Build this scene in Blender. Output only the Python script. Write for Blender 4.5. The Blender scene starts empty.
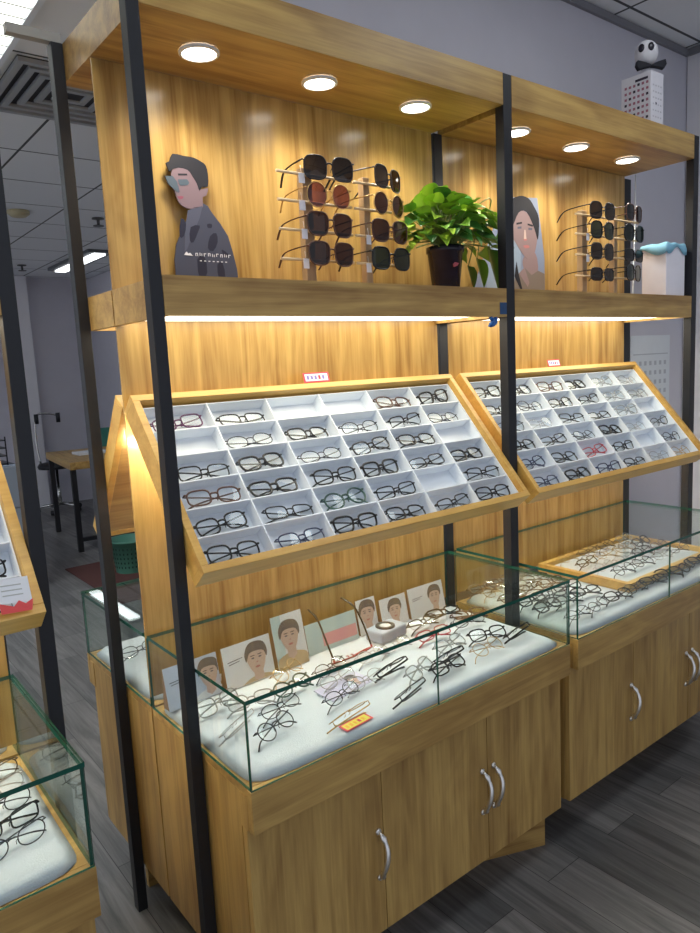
import bpy, bmesh, math, random
from mathutils import Vector, Matrix
random.seed(7)
PI = math.pi
C = bpy.context.scene.collection
SC = bpy.context.scene

# ---------------------------------------------------------------- camera, world, exposure
cd = bpy.data.cameras.new('camera'); co = bpy.data.objects.new('camera', cd); C.objects.link(co)
cd.sensor_fit = 'HORIZONTAL'; cd.sensor_width = 36.0; cd.lens = 710.63/700*36; cd.clip_start = .01; cd.clip_end = 60
_r = Vector((0.78269537, -0.62044156, -0.04939869)); _u = Vector((0.12631124, 0.08062371, 0.9887089)); _f = Vector((0.60945338, 0.78009749, -0.14147255))
M = Matrix((( _r.x, _u.x, -_f.x, -0.6304), (_r.y, _u.y, -_f.y, -1.3956), (_r.z, _u.z, -_f.z, 1.5123), (0, 0, 0, 1)))
co.matrix_world = M
SC.camera = co
SC.view_settings.view_transform = 'Standard'; SC.view_settings.look = 'None'
SC.view_settings.gamma = 1; SC.view_settings.use_curve_mapping = False
SC.view_settings.exposure = 0.0
SC.cycles.transparent_max_bounces = 40
SC.cycles.max_bounces = 8
SC.cycles.sample_clamp_indirect = 4
w = bpy.data.worlds.new('world'); SC.world = w; w.use_nodes = True
w.node_tree.nodes['Background'].inputs[0].default_value = (.80, .86, 1.0, 1); w.node_tree.nodes['Background'].inputs[1].default_value = .66

FRONT_FILL = 6.8     # emission of the unseen fill panels added in front of the stands
BACK_FILL = 26.0     # emission of the unseen fill panels added behind
DOWN_W = 6.2          # watts of each downlight
LED_E = 4.4           # emission of the shelf strips

# ---------------------------------------------------------------- materials
def mat(name, col, rough=.5, metal=0, **kw):
    m = bpy.data.materials.new(name); m.use_nodes = True
    b = m.node_tree.nodes['Principled BSDF']
    b.inputs['Base Color'].default_value = (*col, 1); b.inputs['Roughness'].default_value = rough; b.inputs['Metallic'].default_value = metal
    for k, v in kw.items(): b.inputs[k.replace('_', ' ')].default_value = v
    return m
def noisy(m, scale=40, amt=.12, bump=0.0):
    """faint mottling of the colour so that no surface is one dead flat tone"""
    nt = m.node_tree; b = nt.nodes['Principled BSDF']; c = tuple(b.inputs['Base Color'].default_value)
    tc = nt.nodes.new('ShaderNodeTexCoord'); n = nt.nodes.new('ShaderNodeTexNoise'); n.inputs['Scale'].default_value = scale; n.inputs['Detail'].default_value = 5
    r = nt.nodes.new('ShaderNodeMix'); r.data_type = 'RGBA'
    nt.links.new(tc.outputs['Object'], n.inputs['Vector']); nt.links.new(n.outputs['Fac'], r.inputs[0])
    r.inputs[6].default_value = tuple(x*(1-amt) for x in c[:3])+(1,); r.inputs[7].default_value = tuple(min(1, x*(1+amt)) for x in c[:3])+(1,)
    nt.links.new(r.outputs[2], b.inputs['Base Color'])
    if bump:
        bp = nt.nodes.new('ShaderNodeBump'); bp.inputs['Strength'].default_value = bump; bp.inputs['Distance'].default_value = .002
        nt.links.new(n.outputs['Fac'], bp.inputs['Height']); nt.links.new(bp.outputs['Normal'], b.inputs['Normal'])
    return m
def wood(name, axis, dark, light, rough=.4, coarse=1.0):
    """laminate with grain running along axis 0/1/2"""
    m = bpy.data.materials.new(name); m.use_nodes = True; nt = m.node_tree; b = nt.nodes['Principled BSDF']; L = nt.links
    tc = nt.nodes.new('ShaderNodeTexCoord')
    def layer(s_across, s_along, detail, dist):
        mp = nt.nodes.new('ShaderNodeMapping'); s = [s_across]*3; s[axis] = s_along; mp.inputs['Scale'].default_value = s
        n = nt.nodes.new('ShaderNodeTexNoise'); n.inputs['Scale'].default_value = 1; n.inputs['Detail'].default_value = detail; n.inputs['Distortion'].default_value = dist; n.inputs['Roughness'].default_value = .6
        L.new(tc.outputs['Object'], mp.inputs['Vector']); L.new(mp.outputs['Vector'], n.inputs['Vector']); return n.outputs['Fac']
    a = layer(22*coarse, 1.3, 4, .9); f = layer(150, 5, 3, .2); k = layer(7*coarse, 2.2, 2, 1.6)
    def math_(op, x, y):
        q = nt.nodes.new('ShaderNodeMath'); q.operation = op
        for i, v in enumerate((x, y)):
            if isinstance(v, (int, float)): q.inputs[i].default_value = v
            else: L.new(v, q.inputs[i])
        return q.outputs[0]
    s = math_('ADD', math_('MULTIPLY', a, .55), math_('ADD', math_('MULTIPLY', f, .2), math_('MULTIPLY', k, .35)))
    r = nt.nodes.new('ShaderNodeValToRGB'); r.color_ramp.elements[0].position = .40; r.color_ramp.elements[1].position = .66
    r.color_ramp.elements[0].color = (*dark, 1); r.color_ramp.elements[1].color = (*light, 1)
    L.new(s, r.inputs['Fac']); L.new(r.outputs['Color'], b.inputs['Base Color'])
    b.inputs['Roughness'].default_value = rough
    bp = nt.nodes.new('ShaderNodeBump'); bp.inputs['Strength'].default_value = .08; bp.inputs['Distance'].default_value = .001
    L.new(f, bp.inputs['Height']); L.new(bp.outputs['Normal'], b.inputs['Normal'])
    return m
OD, OL = (.27, .142, .038), (.56, .358, .112)
WX = wood('oak_laminate_along_x', 0, OD, OL); WY = wood('oak_laminate_along_y', 1, OD, OL); WZ = wood('oak_laminate_upright', 2, OD, OL)
WZG = wood('oak_laminate_glossy_panel', 2, OD, OL, rough=.22)
WF = wood('yellow_oak_edge', 0, (.52, .28, .06), (.72, .45, .12))
DARKWOOD = wood('brown_stained_wood', 2, (.12, .06, .03), (.2, .1, .05))
BLACK = noisy(mat('black_powder_coat', (.008, .009, .013), .5), 60, .2)
WALLM = noisy(mat('grey_lilac_paint', (.56, .55, .61), .8), 9, .04)
WALLP = noisy(mat('pale_grey_paint', (.72, .71, .75), .8), 9, .04)
WHITE = mat('white_plastic', (.80, .85, .91), .3)
CLOTH = noisy(mat('white_cotton_cloth', (.64, .70, .78), .9), 300, .03, .4)
STEEL = mat('brushed_steel', (.62, .62, .6), .25, 1)
PEWTER = mat('satin_nickel', (.8, .78, .74), .28, 1)
GREEN_EDGE = mat('green_glass_edge', (.012, .085, .06), .12)
GOLD = mat('gold_metal', (.75, .52, .25), .25, 1)
def emis(name, col, s):
    m = bpy.data.materials.new(name); m.use_nodes = True; nt = m.node_tree; b = nt.nodes['Principled BSDF']
    b.inputs['Base Color'].default_value = (*col, 1); b.inputs['Emission Color'].default_value = (*col, 1); b.inputs['Emission Strength'].default_value = s; return m
E_DOWN = emis('downlight_glow', (1, .95, .85), 9)
E_TRAY = emis('tray_strip_glow', (1, .96, .84), 120)
E_LED = emis('strip_light_glow', (1, .95, .78), LED_E)
E_FRONT = emis('front_fill_glow', (.90, .96, 1), FRONT_FILL); E_BACK = emis('rear_fill_glow', (.88, .95, 1), BACK_FILL)
def clear_glass(name, tint, refl=1.0, rough=.0):
    """thin clear sheet: transparent plus Fresnel reflection, the same from both sides"""
    m = bpy.data.materials.new(name); m.use_nodes = True; nt = m.node_tree; nt.nodes.clear(); L = nt.links
    o = nt.nodes.new('ShaderNodeOutputMaterial'); t = nt.nodes.new('ShaderNodeBsdfTransparent'); g = nt.nodes.new('ShaderNodeBsdfGlossy'); mx = nt.nodes.new('ShaderNodeMixShader')
    t.inputs[0].default_value = (*tint, 1); g.inputs['Roughness'].default_value = rough; g.inputs['Color'].default_value = (.9, .95, .93, 1)
    fr = nt.nodes.new('ShaderNodeFresnel'); ge = nt.nodes.new('ShaderNodeNewGeometry'); mm = nt.nodes.new('ShaderNodeMath'); mm.operation = 'MULTIPLY_ADD'
    L.new(ge.outputs['Backfacing'], mm.inputs[0]); mm.inputs[1].default_value = 1/1.5-1.5; mm.inputs[2].default_value = 1.5; L.new(mm.outputs[0], fr.inputs['IOR'])
    sc = nt.nodes.new('ShaderNodeMath'); sc.operation = 'MULTIPLY'; sc.inputs[1].default_value = refl; L.new(fr.outputs[0], sc.inputs[0])
    L.new(sc.outputs[0], mx.inputs[0]); L.new(t.outputs[0], mx.inputs[1]); L.new(g.outputs[0], mx.inputs[2]); L.new(mx.outputs[0], o.inputs[0]); return m
GLASS = clear_glass('case_glass', (.965, .985, .97), .8)
LENS = clear_glass('clear_lens', (.95, .97, .97), .9)
def tile_material():
    m = mat('grey_ceiling_tiles', (.46, .48, .50), .85); nt = m.node_tree; b = nt.nodes['Principled BSDF']; L = nt.links
    tc = nt.nodes.new('ShaderNodeTexCoord'); mp = nt.nodes.new('ShaderNodeMapping'); mp.inputs['Location'].default_value = (-.49+6, -2.72+6, 0)
    L.new(tc.outputs['Object'], mp.inputs['Vector']); br = nt.nodes.new('ShaderNodeTexBrick'); br.offset = 0; br.squash = 1
    br.inputs['Scale'].default_value = 1; br.inputs['Brick Width'].default_value = .6; br.inputs['Row Height'].default_value = .6; br.inputs['Mortar Size'].default_value = .007; br.inputs['Mortar Smooth'].default_value = .1
    br.inputs['Color1'].default_value = (.80, .82, .84, 1); br.inputs['Color2'].default_value = (.77, .79, .81, 1); br.inputs['Mortar'].default_value = (.07, .075, .08, 1)
    L.new(mp.outputs[0], br.inputs['Vector']); L.new(br.outputs['Color'], b.inputs['Base Color']); return m
TILE = tile_material()
def floor_material():
    m = mat('grey_vinyl_planks', (.12, .12, .13), .38); nt = m.node_tree; b = nt.nodes['Principled BSDF']; L = nt.links
    tc = nt.nodes.new('ShaderNodeTexCoord'); mp = nt.nodes.new('ShaderNodeMapping'); mp.inputs['Rotation'].default_value = (0, 0, PI/2); mp.inputs['Location'].default_value = (20, 20, 0)
    L.new(tc.outputs['Object'], mp.inputs['Vector']); br = nt.nodes.new('ShaderNodeTexBrick'); br.offset = .37
    br.inputs['Scale'].default_value = 1; br.inputs['Brick Width'].default_value = .92; br.inputs['Row Height'].default_value = .155; br.inputs['Mortar Size'].default_value = .0012; br.inputs['Bias'].default_value = 0
    br.inputs['Color1'].default_value = (.20, .195, .19, 1); br.inputs['Color2'].default_value = (.10, .10, .10, 1); br.inputs['Mortar'].default_value = (.03, .03, .03, 1)
    L.new(mp.outputs[0], br.inputs['Vector'])
    m2 = nt.nodes.new('ShaderNodeMapping'); m2.inputs['Scale'].default_value = (26, 1.6, 1); n = nt.nodes.new('ShaderNodeTexNoise'); n.inputs['Scale'].default_value = 1.3; n.inputs['Detail'].default_value = 7; n.inputs['Roughness'].default_value = .65; n.inputs['Distortion'].default_value = .8
    L.new(tc.outputs['Object'], m2.inputs['Vector']); L.new(m2.outputs[0], n.inputs['Vector'])
    r = nt.nodes.new('ShaderNodeValToRGB'); r.color_ramp.elements[0].position = .36; r.color_ramp.elements[1].position = .68; r.color_ramp.elements[0].color = (.62, .62, .62, 1); r.color_ramp.elements[1].color = (1.45, 1.43, 1.41, 1)
    L.new(n.outputs['Fac'], r.inputs[0]); x = nt.nodes.new('ShaderNodeMix'); x.data_type = 'RGBA'; x.blend_type = 'MULTIPLY'; x.inputs[0].default_value = 1
    L.new(br.outputs['Color'], x.inputs[6]); L.new(r.outputs['Color'], x.inputs[7]); L.new(x.outputs[2], b.inputs['Base Color'])
    bp = nt.nodes.new('ShaderNodeBump'); bp.inputs['Strength'].default_value = .15; bp.inputs['Distance'].default_value = .001; L.new(n.outputs['Fac'], bp.inputs['Height']); L.new(bp.outputs['Normal'], b.inputs['Normal'])
    return m
FLOOR = floor_material()

# ---------------------------------------------------------------- mesh helpers
def box(bm, x0, x1, y0, y1, z0, z1, mi=0):
    vs = [bm.verts.new(p) for p in ((x0,y0,z0),(x1,y0,z0),(x1,y1,z0),(x0,y1,z0),(x0,y0,z1),(x1,y0,z1),(x1,y1,z1),(x0,y1,z1))]
    fs = []
    for q in ((0,3,2,1),(4,5,6,7),(0,1,5,4),(1,2,6,5),(2,3,7,6),(3,0,4,7)):
        f = bm.faces.new([vs[i] for i in q]); f.material_index = mi; fs.append(f)
    return fs
def prism(bm, poly, x0, x1, mi=0):
    """(y,z) outline extruded along x"""
    a = [bm.verts.new((x0, y, z)) for y, z in poly]; b = [bm.verts.new((x1, y, z)) for y, z in poly]; n = len(poly)
    for i in range(n): bm.faces.new((a[i], a[(i+1) % n], b[(i+1) % n], b[i])).material_index = mi
    bm.faces.new(a[::-1]).material_index = mi; bm.faces.new(b).material_index = mi
def plate(bm, pts, y0, y1, mi=0):
    """(x,z) outline with thickness along y"""
    a = [bm.verts.new((x, y0, z)) for x, z in pts]; b = [bm.verts.new((x, y1, z)) for x, z in pts]; n = len(pts)
    for i in range(n): bm.faces.new((a[i], a[(i+1) % n], b[(i+1) % n], b[i])).material_index = mi
    bm.faces.new(a[::-1]).material_index = mi; bm.faces.new(b).material_index = mi
def smooth_loop(pts, n=4):
    out = []; k = len(pts)
    for i in range(k):
        p0, p1, p2, p3 = (Vector(pts[(i+j-1) % k]) for j in range(4))
        for s in range(n):
            t = s/n; out.append(tuple(.5*((2*p1)+(p2-p0)*t+(2*p0-5*p1+4*p2-p3)*t*t+(3*p1-p0-3*p2+p3)*t**3)))
    return out
def tube(bm, pts, r, closed=False, seg=6, mi=0, rz=None):
    """round or flattened bar along a path; r a number or a list"""
    n = len(pts); P = [Vector(p) for p in pts]; rings = []; prev = None
    for i in range(n):
        if closed: t = P[(i+1) % n]-P[i-1]
        else: t = P[min(i+1, n-1)]-P[max(i-1, 0)]
        t.normalize(); up = Vector((0, 1, 0)) if abs(t.y) < .9 else Vector((1, 0, 0))
        if closed: a = t.cross(up).normalized()
        else:
            a = (prev - t*prev.dot(t)).normalized() if prev is not None else t.cross(up).normalized()
            prev = a
        b = t.cross(a).normalized(); rr = r[i] if isinstance(r, (list, tuple)) else r; rb = rr if rz is None else rr*rz
        rings.append([bm.verts.new(P[i]+a*rr*math.cos(2*PI*j/seg)+b*rb*math.sin(2*PI*j/seg)) for j in range(seg)])
    for i in range(n if closed else n-1):
        A, B = rings[i], rings[(i+1) % n]
        for j in range(seg):
            f = bm.faces.new((A[j], A[(j+1) % seg], B[(j+1) % seg], B[j])); f.material_index = mi; f.smooth = True
    if not closed:
        bm.faces.new(rings[0][::-1]).material_index = mi; bm.faces.new(rings[-1]).material_index = mi
def lathe(bm, prof, cx=0, cy=0, seg=28, mi=0, cap=True):
    rings = [[bm.verts.new((cx+r*math.cos(2*PI*j/seg), cy+r*math.sin(2*PI*j/seg), z)) for j in range(seg)] for r, z in prof]
    for A, B in zip(rings, rings[1:]):
        for j in range(seg):
            f = bm.faces.new((A[j], A[(j+1) % seg], B[(j+1) % seg], B[j])); f.material_index = mi; f.smooth = True
    if cap: bm.faces.new(rings[0][::-1]).material_index = mi; bm.faces.new(rings[-1]).material_index = mi
def to_mesh(name, bm, mats):
    me = bpy.data.meshes.new(name); bmesh.ops.recalc_face_normals(bm, faces=bm.faces[:]); bm.to_mesh(me); bm.free()
    for m in (mats if isinstance(mats, (list, tuple)) else [mats]): me.materials.append(m)
    return me
def link(name, me, parent=None, loc=(0,0,0), bevel=0, label=None):
    o = bpy.data.objects.new(name, me); C.objects.link(o); o.location = loc
    if parent is not None: o.parent = parent
    if bevel:
        b = o.modifiers.new('edges', 'BEVEL'); b.width = bevel; b.segments = 2; b.limit_method = 'ANGLE'
    if label: o['label'] = label
    return o
def obj(name, bm, mats, parent=None, loc=(0,0,0), bevel=0, label=None):
    return link(name, to_mesh(name, bm, mats), parent, loc, bevel, label)
def boxobj(name, d, m, parent=None, bevel=0, label=None):
    bm = bmesh.new(); box(bm, *d); return obj(name, bm, m, parent, bevel=bevel, label=label)
def struct(name, bm, m, parent=None, bevel=0):
    o = obj(name, bm, m, parent, bevel=bevel)
    if parent is None: o['kind'] = 'structure'
    return o
def tag(o, label, cat, group=None):
    o['label'] = label; o['category'] = cat
    if group: o['group'] = group
    return o
def thing(name, label, cat, loc=(0,0,0), rot=(0,0,0), group=None):
    o = bpy.data.objects.new(name, None); C.objects.link(o); o.empty_display_size = .05
    o.location = loc; o.rotation_euler = rot
    return tag(o, label, cat, group)

# ---------------------------------------------------------------- the setting
D = .284; W = 1.08; P = .039; X2 = W+P; XL = -.31-W
ZC, ZG = .671, .867
bm = bmesh.new(); box(bm, -2.9, 6, -3.6, 7.6, -.1, 0); struct('floor', bm, FLOOR)
bm = bmesh.new(); box(bm, -2.9, 6, .62, 7.6, 2.71, 2.75); box(bm, -2.9, 6, -3.6, .58, 2.908, 2.95); box(bm, -2.9, 6, .58, .62, 2.71, 2.95); struct('ceiling', bm, TILE)
bm = bmesh.new(); box(bm, 1.16, 6, .40, .55, 0, 2.905); struct('wall_back', bm, WALLM)
bm = bmesh.new(); box(bm, .15, 1.1598, .40, .577, 2.36, 2.905); struct('wall_soffit', bm, WALLM)
bm = bmesh.new(); box(bm, 2.92, 3.05, -3.6, .395, 0, 2.905); struct('wall_right', bm, WALLP)
bm = bmesh.new(); box(bm, -2.9, 6, 7.6, 7.75, 0, 2.71); struct('wall_far', bm, WALLM)
bm = bmesh.new(); box(bm, 2.43, 2.6, .6, 7.6, 0, 2.705); struct('wall_passage', bm, WALLM)
bm = bmesh.new(); box(bm, 1.42, 1.70, 7.45, 7.6, 0, 2.705); struct('trim_1', bm, WALLP)
# unseen walls behind and beside the camera omitted so world light fills the room
bm = bmesh.new(); box(bm, 1.165, 2.915, .385, .3995, 2.875, 2.904); box(bm, 2.905, 2.919, -3.5, .385, 2.875, 2.904); struct('trim_2', bm, mat('grey_cornice_strip', (.2, .2, .22), .6))

# ceiling panels; all but the first are unseen, added to brighten the room
def ceiling_panel(x0, x1, y0, y1, z, label, glow, group='square ceiling light panels', slats=True):
    t = thing('ceiling_light', label, 'ceiling light', ((x0+x1)/2, (y0+y1)/2, z), group=group)
    a, b = (x1-x0)/2, (y1-y0)/2
    bm = bmesh.new()
    for d in ((-a, -a+.02, -b, b), (a-.02, a, -b, b), (-a+.02, a-.02, -b, -b+.02), (-a+.02, a-.02, b-.02, b)): box(bm, *d, -.022, -.001)
    obj('frame', bm, WHITE, t)
    bm = bmesh.new(); box(bm, -a+.021, a-.021, -b+.021, b-.021, -.010, -.004); obj('diffuser', bm, glow, t)
    if slats:
        bm = bmesh.new(); n = int((b*2)/.075)
        for i in range(1, n): y = -b+i*(2*b/n); box(bm, -a+.021, a-.021, y-.003, y+.003, -.021, -.012)
        for i in range(1, 4): x = -a+i*(a/2); box(bm, x-.003, x+.003, -b+.021, b-.021, -.0215, -.0121)
        obj('louvre', bm, STEEL, t)
ceiling_panel(-.45, .165, .66, 2.0, 2.71, 'bright louvred ceiling light near the top of the passage posts', emis('soft_ceiling_panel_glow', (.93, .96, .9), 2.4))
ceiling_panel(-2.2, -1.6, 1.5, 2.7, 2.71, 'unseen louvred light panel added behind the stands, out beyond the passage', E_BACK)  # out of view, added with the next to raise the rear walls and ceiling
ceiling_panel(-.45, .165, 3.3, 3.9, 2.71, 'unseen square louvred light panel added over the aisle behind the stands', E_BACK)
ceiling_panel(-.55, .05, -1.0, -.4, 2.908, 'unseen light panel added above the aisle in front of the near stand', E_FRONT, slats=False)  # out of view, added with the next to light the wall above the header
ceiling_panel(1.25, 1.85, -1.0, -.4, 2.908, 'unseen light panel added above the aisle in front of the far stand', E_FRONT, slats=False)
ceiling_panel(-2.0, -1.4, -3.4, -2.8, 2.908, 'unseen square light panel added far out over the open shop floor', E_FRONT, slats=False)  # out of view, added to fill the room from the front
# slim strip light over the desk area
t = thing('ceiling_light', 'slim bright strip light in the grey ceiling over the desk area', 'ceiling light', (1.885, 6.15, 2.71), group='slim strip lights')
boxobj('housing', (-.12, .12, -.66, .66, -.03, -.001), mat('dark_grey_metal', (.12, .13, .14), .5), t)
boxobj('tube', (-.055, .055, -.62, .62, -.045, -.0305), emis('strip_tube_glow', (.95, .98, 1), 4), t)
# air vent
t = thing('air_vent', 'square louvred air diffuser in the grey tile ceiling', 'air vent', (.49, 1.83, 2.71))
VM = mat('vent_grey_metal', (.34, .36, .38), .5); VD = mat('vent_dark_gap', (.02, .02, .025), .7)
boxobj('backing', (-.29, .29, -.29, .29, -.006, -.001), VD, t)
bm = bmesh.new()
for k in range(5):
    a = .29-k*.055; b = a-.026
    for d in ((-a, a, -a, -b), (-a, a, b, a), (-a, -b, -b, b), (b, a, -b, b)): box(bm, *d, -.022+.002*k, -.0061)
obj('louvre', bm, VM, t)
# sprinklers, detector
for x, y, s in ((1.40, 4.16, 'nearer the stands'), (1.47, 6.67, 'nearer the far wall')):
    bm = bmesh.new(); lathe(bm, [(.045, 0), (.045, -.008), (.012, -.012), (.010, -.05), (.04, -.055), (.04, -.06)], seg=16)
    tag(obj('sprinkler', bm, mat('sprinkler_metal', (.08, .08, .08), .4), loc=(x, y, 2.709)), 'small dark ceiling sprinkler, the one '+s, 'sprinkler', 'ceiling sprinklers')
bm = bmesh.new(); lathe(bm, [(.075, 0), (.075, -.02), (.05, -.04), (.02, -.045)], seg=20)
tag(obj('smoke_detector', bm, mat('aged_cream_plastic', (.5, .45, .28), .5), loc=(.83, 4.15, 2.709)), 'round cream smoke detector on the grey ceiling', 'smoke detector')

# ---------------------------------------------------------------- display stands
def downlight(t, x, y, z):
    bm = bmesh.new(); lathe(bm, [(.046, -.0005), (.046, -.005), (.0395, -.007), (.0395, -.003), (.046, -.0006)], seg=28, cap=False)
    f = obj('downlight', bm, mat('downlight_trim', (.8, .8, .78), .3), t, (x, y, z))
    bm = bmesh.new(); lathe(bm, [(.0385, -.001), (.0385, -.004)], seg=28); obj('lamp_disc', bm, E_DOWN, f)
    l = bpy.data.lights.new('downlight_beam', 'SPOT'); l.energy = DOWN_W; l.spot_size = 2.6; l.spot_blend = .8; l.shadow_soft_size = .04; l.color = (1, .93, .8)
    lo = bpy.data.objects.new('downlight_beam', l); C.objects.link(lo); lo.parent = f; lo.location = (0, 0, -.045)

def stand(x0, label, back=True, posts=(), centres=(), lamp_x=(.196, .531, .866), ends=(0, 0)):
    """panel, header, shelf and black posts of one stand; x0 = inner left side"""
    t = thing('display_stand', label, 'display stand', (x0, 0, 0), group='oak display stands in one row')
    pw = W-.008
    boxobj('back_panel', (.002, W-.008, D-.001, D+.004, .70, 2.2235), WZG, t)
    yb = .478 if back else .30
    bm = bmesh.new(); box(bm, 0, W, 0, .018, 2.2255, 2.312); box(bm, 0, W, yb-.018, yb, 2.2255, 2.312); box(bm, 0, .018, .018, yb-.018, 2.2255, 2.312); box(bm, W-.018, W, .018, yb-.018, 2.2255, 2.312)
    box(bm, .018, W-.018, .018, yb-.018, 2.2255, 2.243); box(bm, .018, W-.018, .018, yb-.018, 2.294, 2.311)
    h = obj('header_board', bm, WX, t)
    for x in lamp_x: downlight(t, x, .138, 2.2255)
    if back:
        for x in lamp_x: downlight(t, x, .38, 2.2255)
    def shelf(y0, y1, front):
        bm = bmesh.new(); box(bm, 0, W, y0, y1, 1.645, 1.695)
        a, b = (y0, y0+.016) if front else (y1-.016, y1)
        box(bm, 0, W, a, b, 1.631, 1.6449); box(bm, 0, W, a, b, 1.6951, 1.713)
        box(bm, 0, .016, y0 if not front else b, y1 if front else a, 1.631, 1.6449); box(bm, W-.016, W, y0 if not front else b, y1 if front else a, 1.631, 1.6449)
        box(bm, 0, .016, y0 if not front else b, y1 if front else a, 1.6951, 1.713); box(bm, W-.016, W, y0 if not front else b, y1 if front else a, 1.6951, 1.713)
        s = obj('shelf', bm, WX, t)
        boxobj('light_panel', (.018, W-.018, y0+.018 if front else y0+.01, y1-.012 if front else y1-.018, 1.6405, 1.6447), E_LED, s)
    shelf(0, D-.002, True)
    if back: shelf(D+.005, .478, False)
    for a, b, y0, y1, z1 in posts: boxobj('post', (a, b, y0, y1, 0, z1), BLACK, t, bevel=.0012)
    return t
stand(0, 'oak stand holding the potted plant, tall black posts', True,
      posts=[(-.028, -.0005, 0, .031, 2.312), (-.028, -.0005, .452, .484, 2.312), (1.0805, 1.1175, D-.004, D+.026, 2.225)])
stand(X2, 'oak stand beneath the calendar box, holding a face portrait', False,
      posts=[(-P+.001, -.001, 0, .031, 2.312), (W+.001, W+.038, 0, .031, 2.312), (W-.012, W+.064, D+.012, D+.042, 2.222)], lamp_x=(.192, .517, .845))
stand(XL, 'oak stand at the edge, its black post in front of the passage', True,
      posts=[(-.028, -.0005, 0, .031, 2.312), (W+.0005, W+.028, 0, .031, 2.312), (W+.0005, W+.028, .452, .484, 2.312)])
tag(boxobj('tie_bar', (-.125, -.001, .4565, .480, 2.313, 2.335), mat('pale_grey_laminate', (.42, .41, .37), .5), bevel=.001), 'short pale bar lying across the top of the rear passage post', 'bar')

# ---------------------------------------------------------------- slanted trays
TILT = math.atan2(.761, .649)
def rounded_box_bm(d):
    bm = bmesh.new(); box(bm, *d); return bm
def tray(x0, label, ncol=6, nrow=6, mirror=False, width=W-.002):
    t = thing('slanted_display_tray', label, 'display tray', (x0+.001, -.079, 1.10), (TILT, 0, 0), 'slanted trays of eyeglasses')
    if mirror:
        t.rotation_euler = (math.radians(53.7), 0, PI); t.location = (x0+.001+width, .600, 1.10)
    H = .456 if mirror else .483; R = .018; B = .050 if mirror else .063
    bm = bmesh.new()
    box(bm, 0, width, 0, R, -B, 0); box(bm, 0, width, H-R, H, -B, 0)
    box(bm, 0, R, R, H-R, -B, 0); box(bm, width-R, width, R, H-R, -B, 0)
    obj('frame', bm, WF, t, bevel=.0012)
    boxobj('backing_board', (R, width-R, R, H-R, -B+.0005, -B+.004), WX, t)
    # strip light fixed under the rear of the tray, washing the panel below it
    if not mirror: boxobj('strip_light', (.03, width-.03, H-.105, H-.092, -B-.014, -B-.0005), E_TRAY, t)
    else: boxobj('strip_light', (.03, width-.03, H-.105, H-.092, -B-.010, -B-.0005), E_TRAY, t)
    bm = bmesh.new(); a0, a1, b0, b1 = R+.001, width-R-.001, R+.001, H-R-.008
    FZ = -B+.005; box(bm, a0, a1, b0, b1, FZ, FZ+.002)
    cw = (a1-a0)/ncol; ch = (b1-b0)/nrow
    for i in range(ncol+1):
        x = a0+i*cw; x = min(max(x, a0+.0015), a1-.0015); box(bm, x-.0015, x+.0015, b0, b1, FZ+.002, -.018)
    for j in range(nrow+1):
        y = b0+j*ch; y = min(max(y, b0+.0015), b1-.0015); box(bm, a0, a1, y-.0015, y+.0015, FZ+.002, -.0195)
    # a step at the lower side of every cell on which the frames rest
    obj('compartment_insert', bm, WHITE, t)
    return t, (a0, b0, cw, ch)
tr1, g1 = tray(0, 'near slanted tray of six rows, oak frame, above the portrait cards')
tr2, g2 = tray(X2, 'far slanted tray of eyeglasses, oak frame, below the face portrait')
tr3, g3 = tray(XL, 'slanted tray cut off at the picture edge, with a red price card')
tray(0, 'back side of a slanted tray seen behind the passage post', mirror=True)

# ---------------------------------------------------------------- glass display cases
def pane(name, d, parent, thin, label=None):
    """sheet of glass: clear faces, green edges; thin = axis of the thickness"""
    bm = bmesh.new(); fs = box(bm, *d); bm.normal_update()
    for f in fs: f.material_index = 0 if abs(f.normal[thin]) > .9 else 1
    return obj(name, bm, [GLASS, GREEN_EDGE], parent, label=label)
def handle(parent, x, y, z):
    bm = bmesh.new(); pts = []; rr = []
    for i in range(17):
        s = i/16; zz = .062-.124*s; bow = -.030*math.sin(PI*s)**.8; wob = .005*math.sin(2*PI*s)
        pts.append((wob, bow-.002, zz)); rr.append(.0042+.0022*math.sin(PI*s)+(.0035 if i in (2, 14) else 0))
    tube(bm, pts, rr, seg=10)
    for s in (1, -1):
        lathe_pts = [(.0085, 0), (.0085, .003), (.006, .006)]
        b2 = len(bm.verts); lathe(bm, lathe_pts, seg=14); bm.verts.ensure_lookup_table()
        R = Matrix.Rotation(PI/2, 4, 'X')
        for v in bm.verts[b2:]: v.co = R @ v.co + Vector((0, 0, s*.060))
    return obj('handle', bm, PEWTER, parent, (x, y, z))
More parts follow.
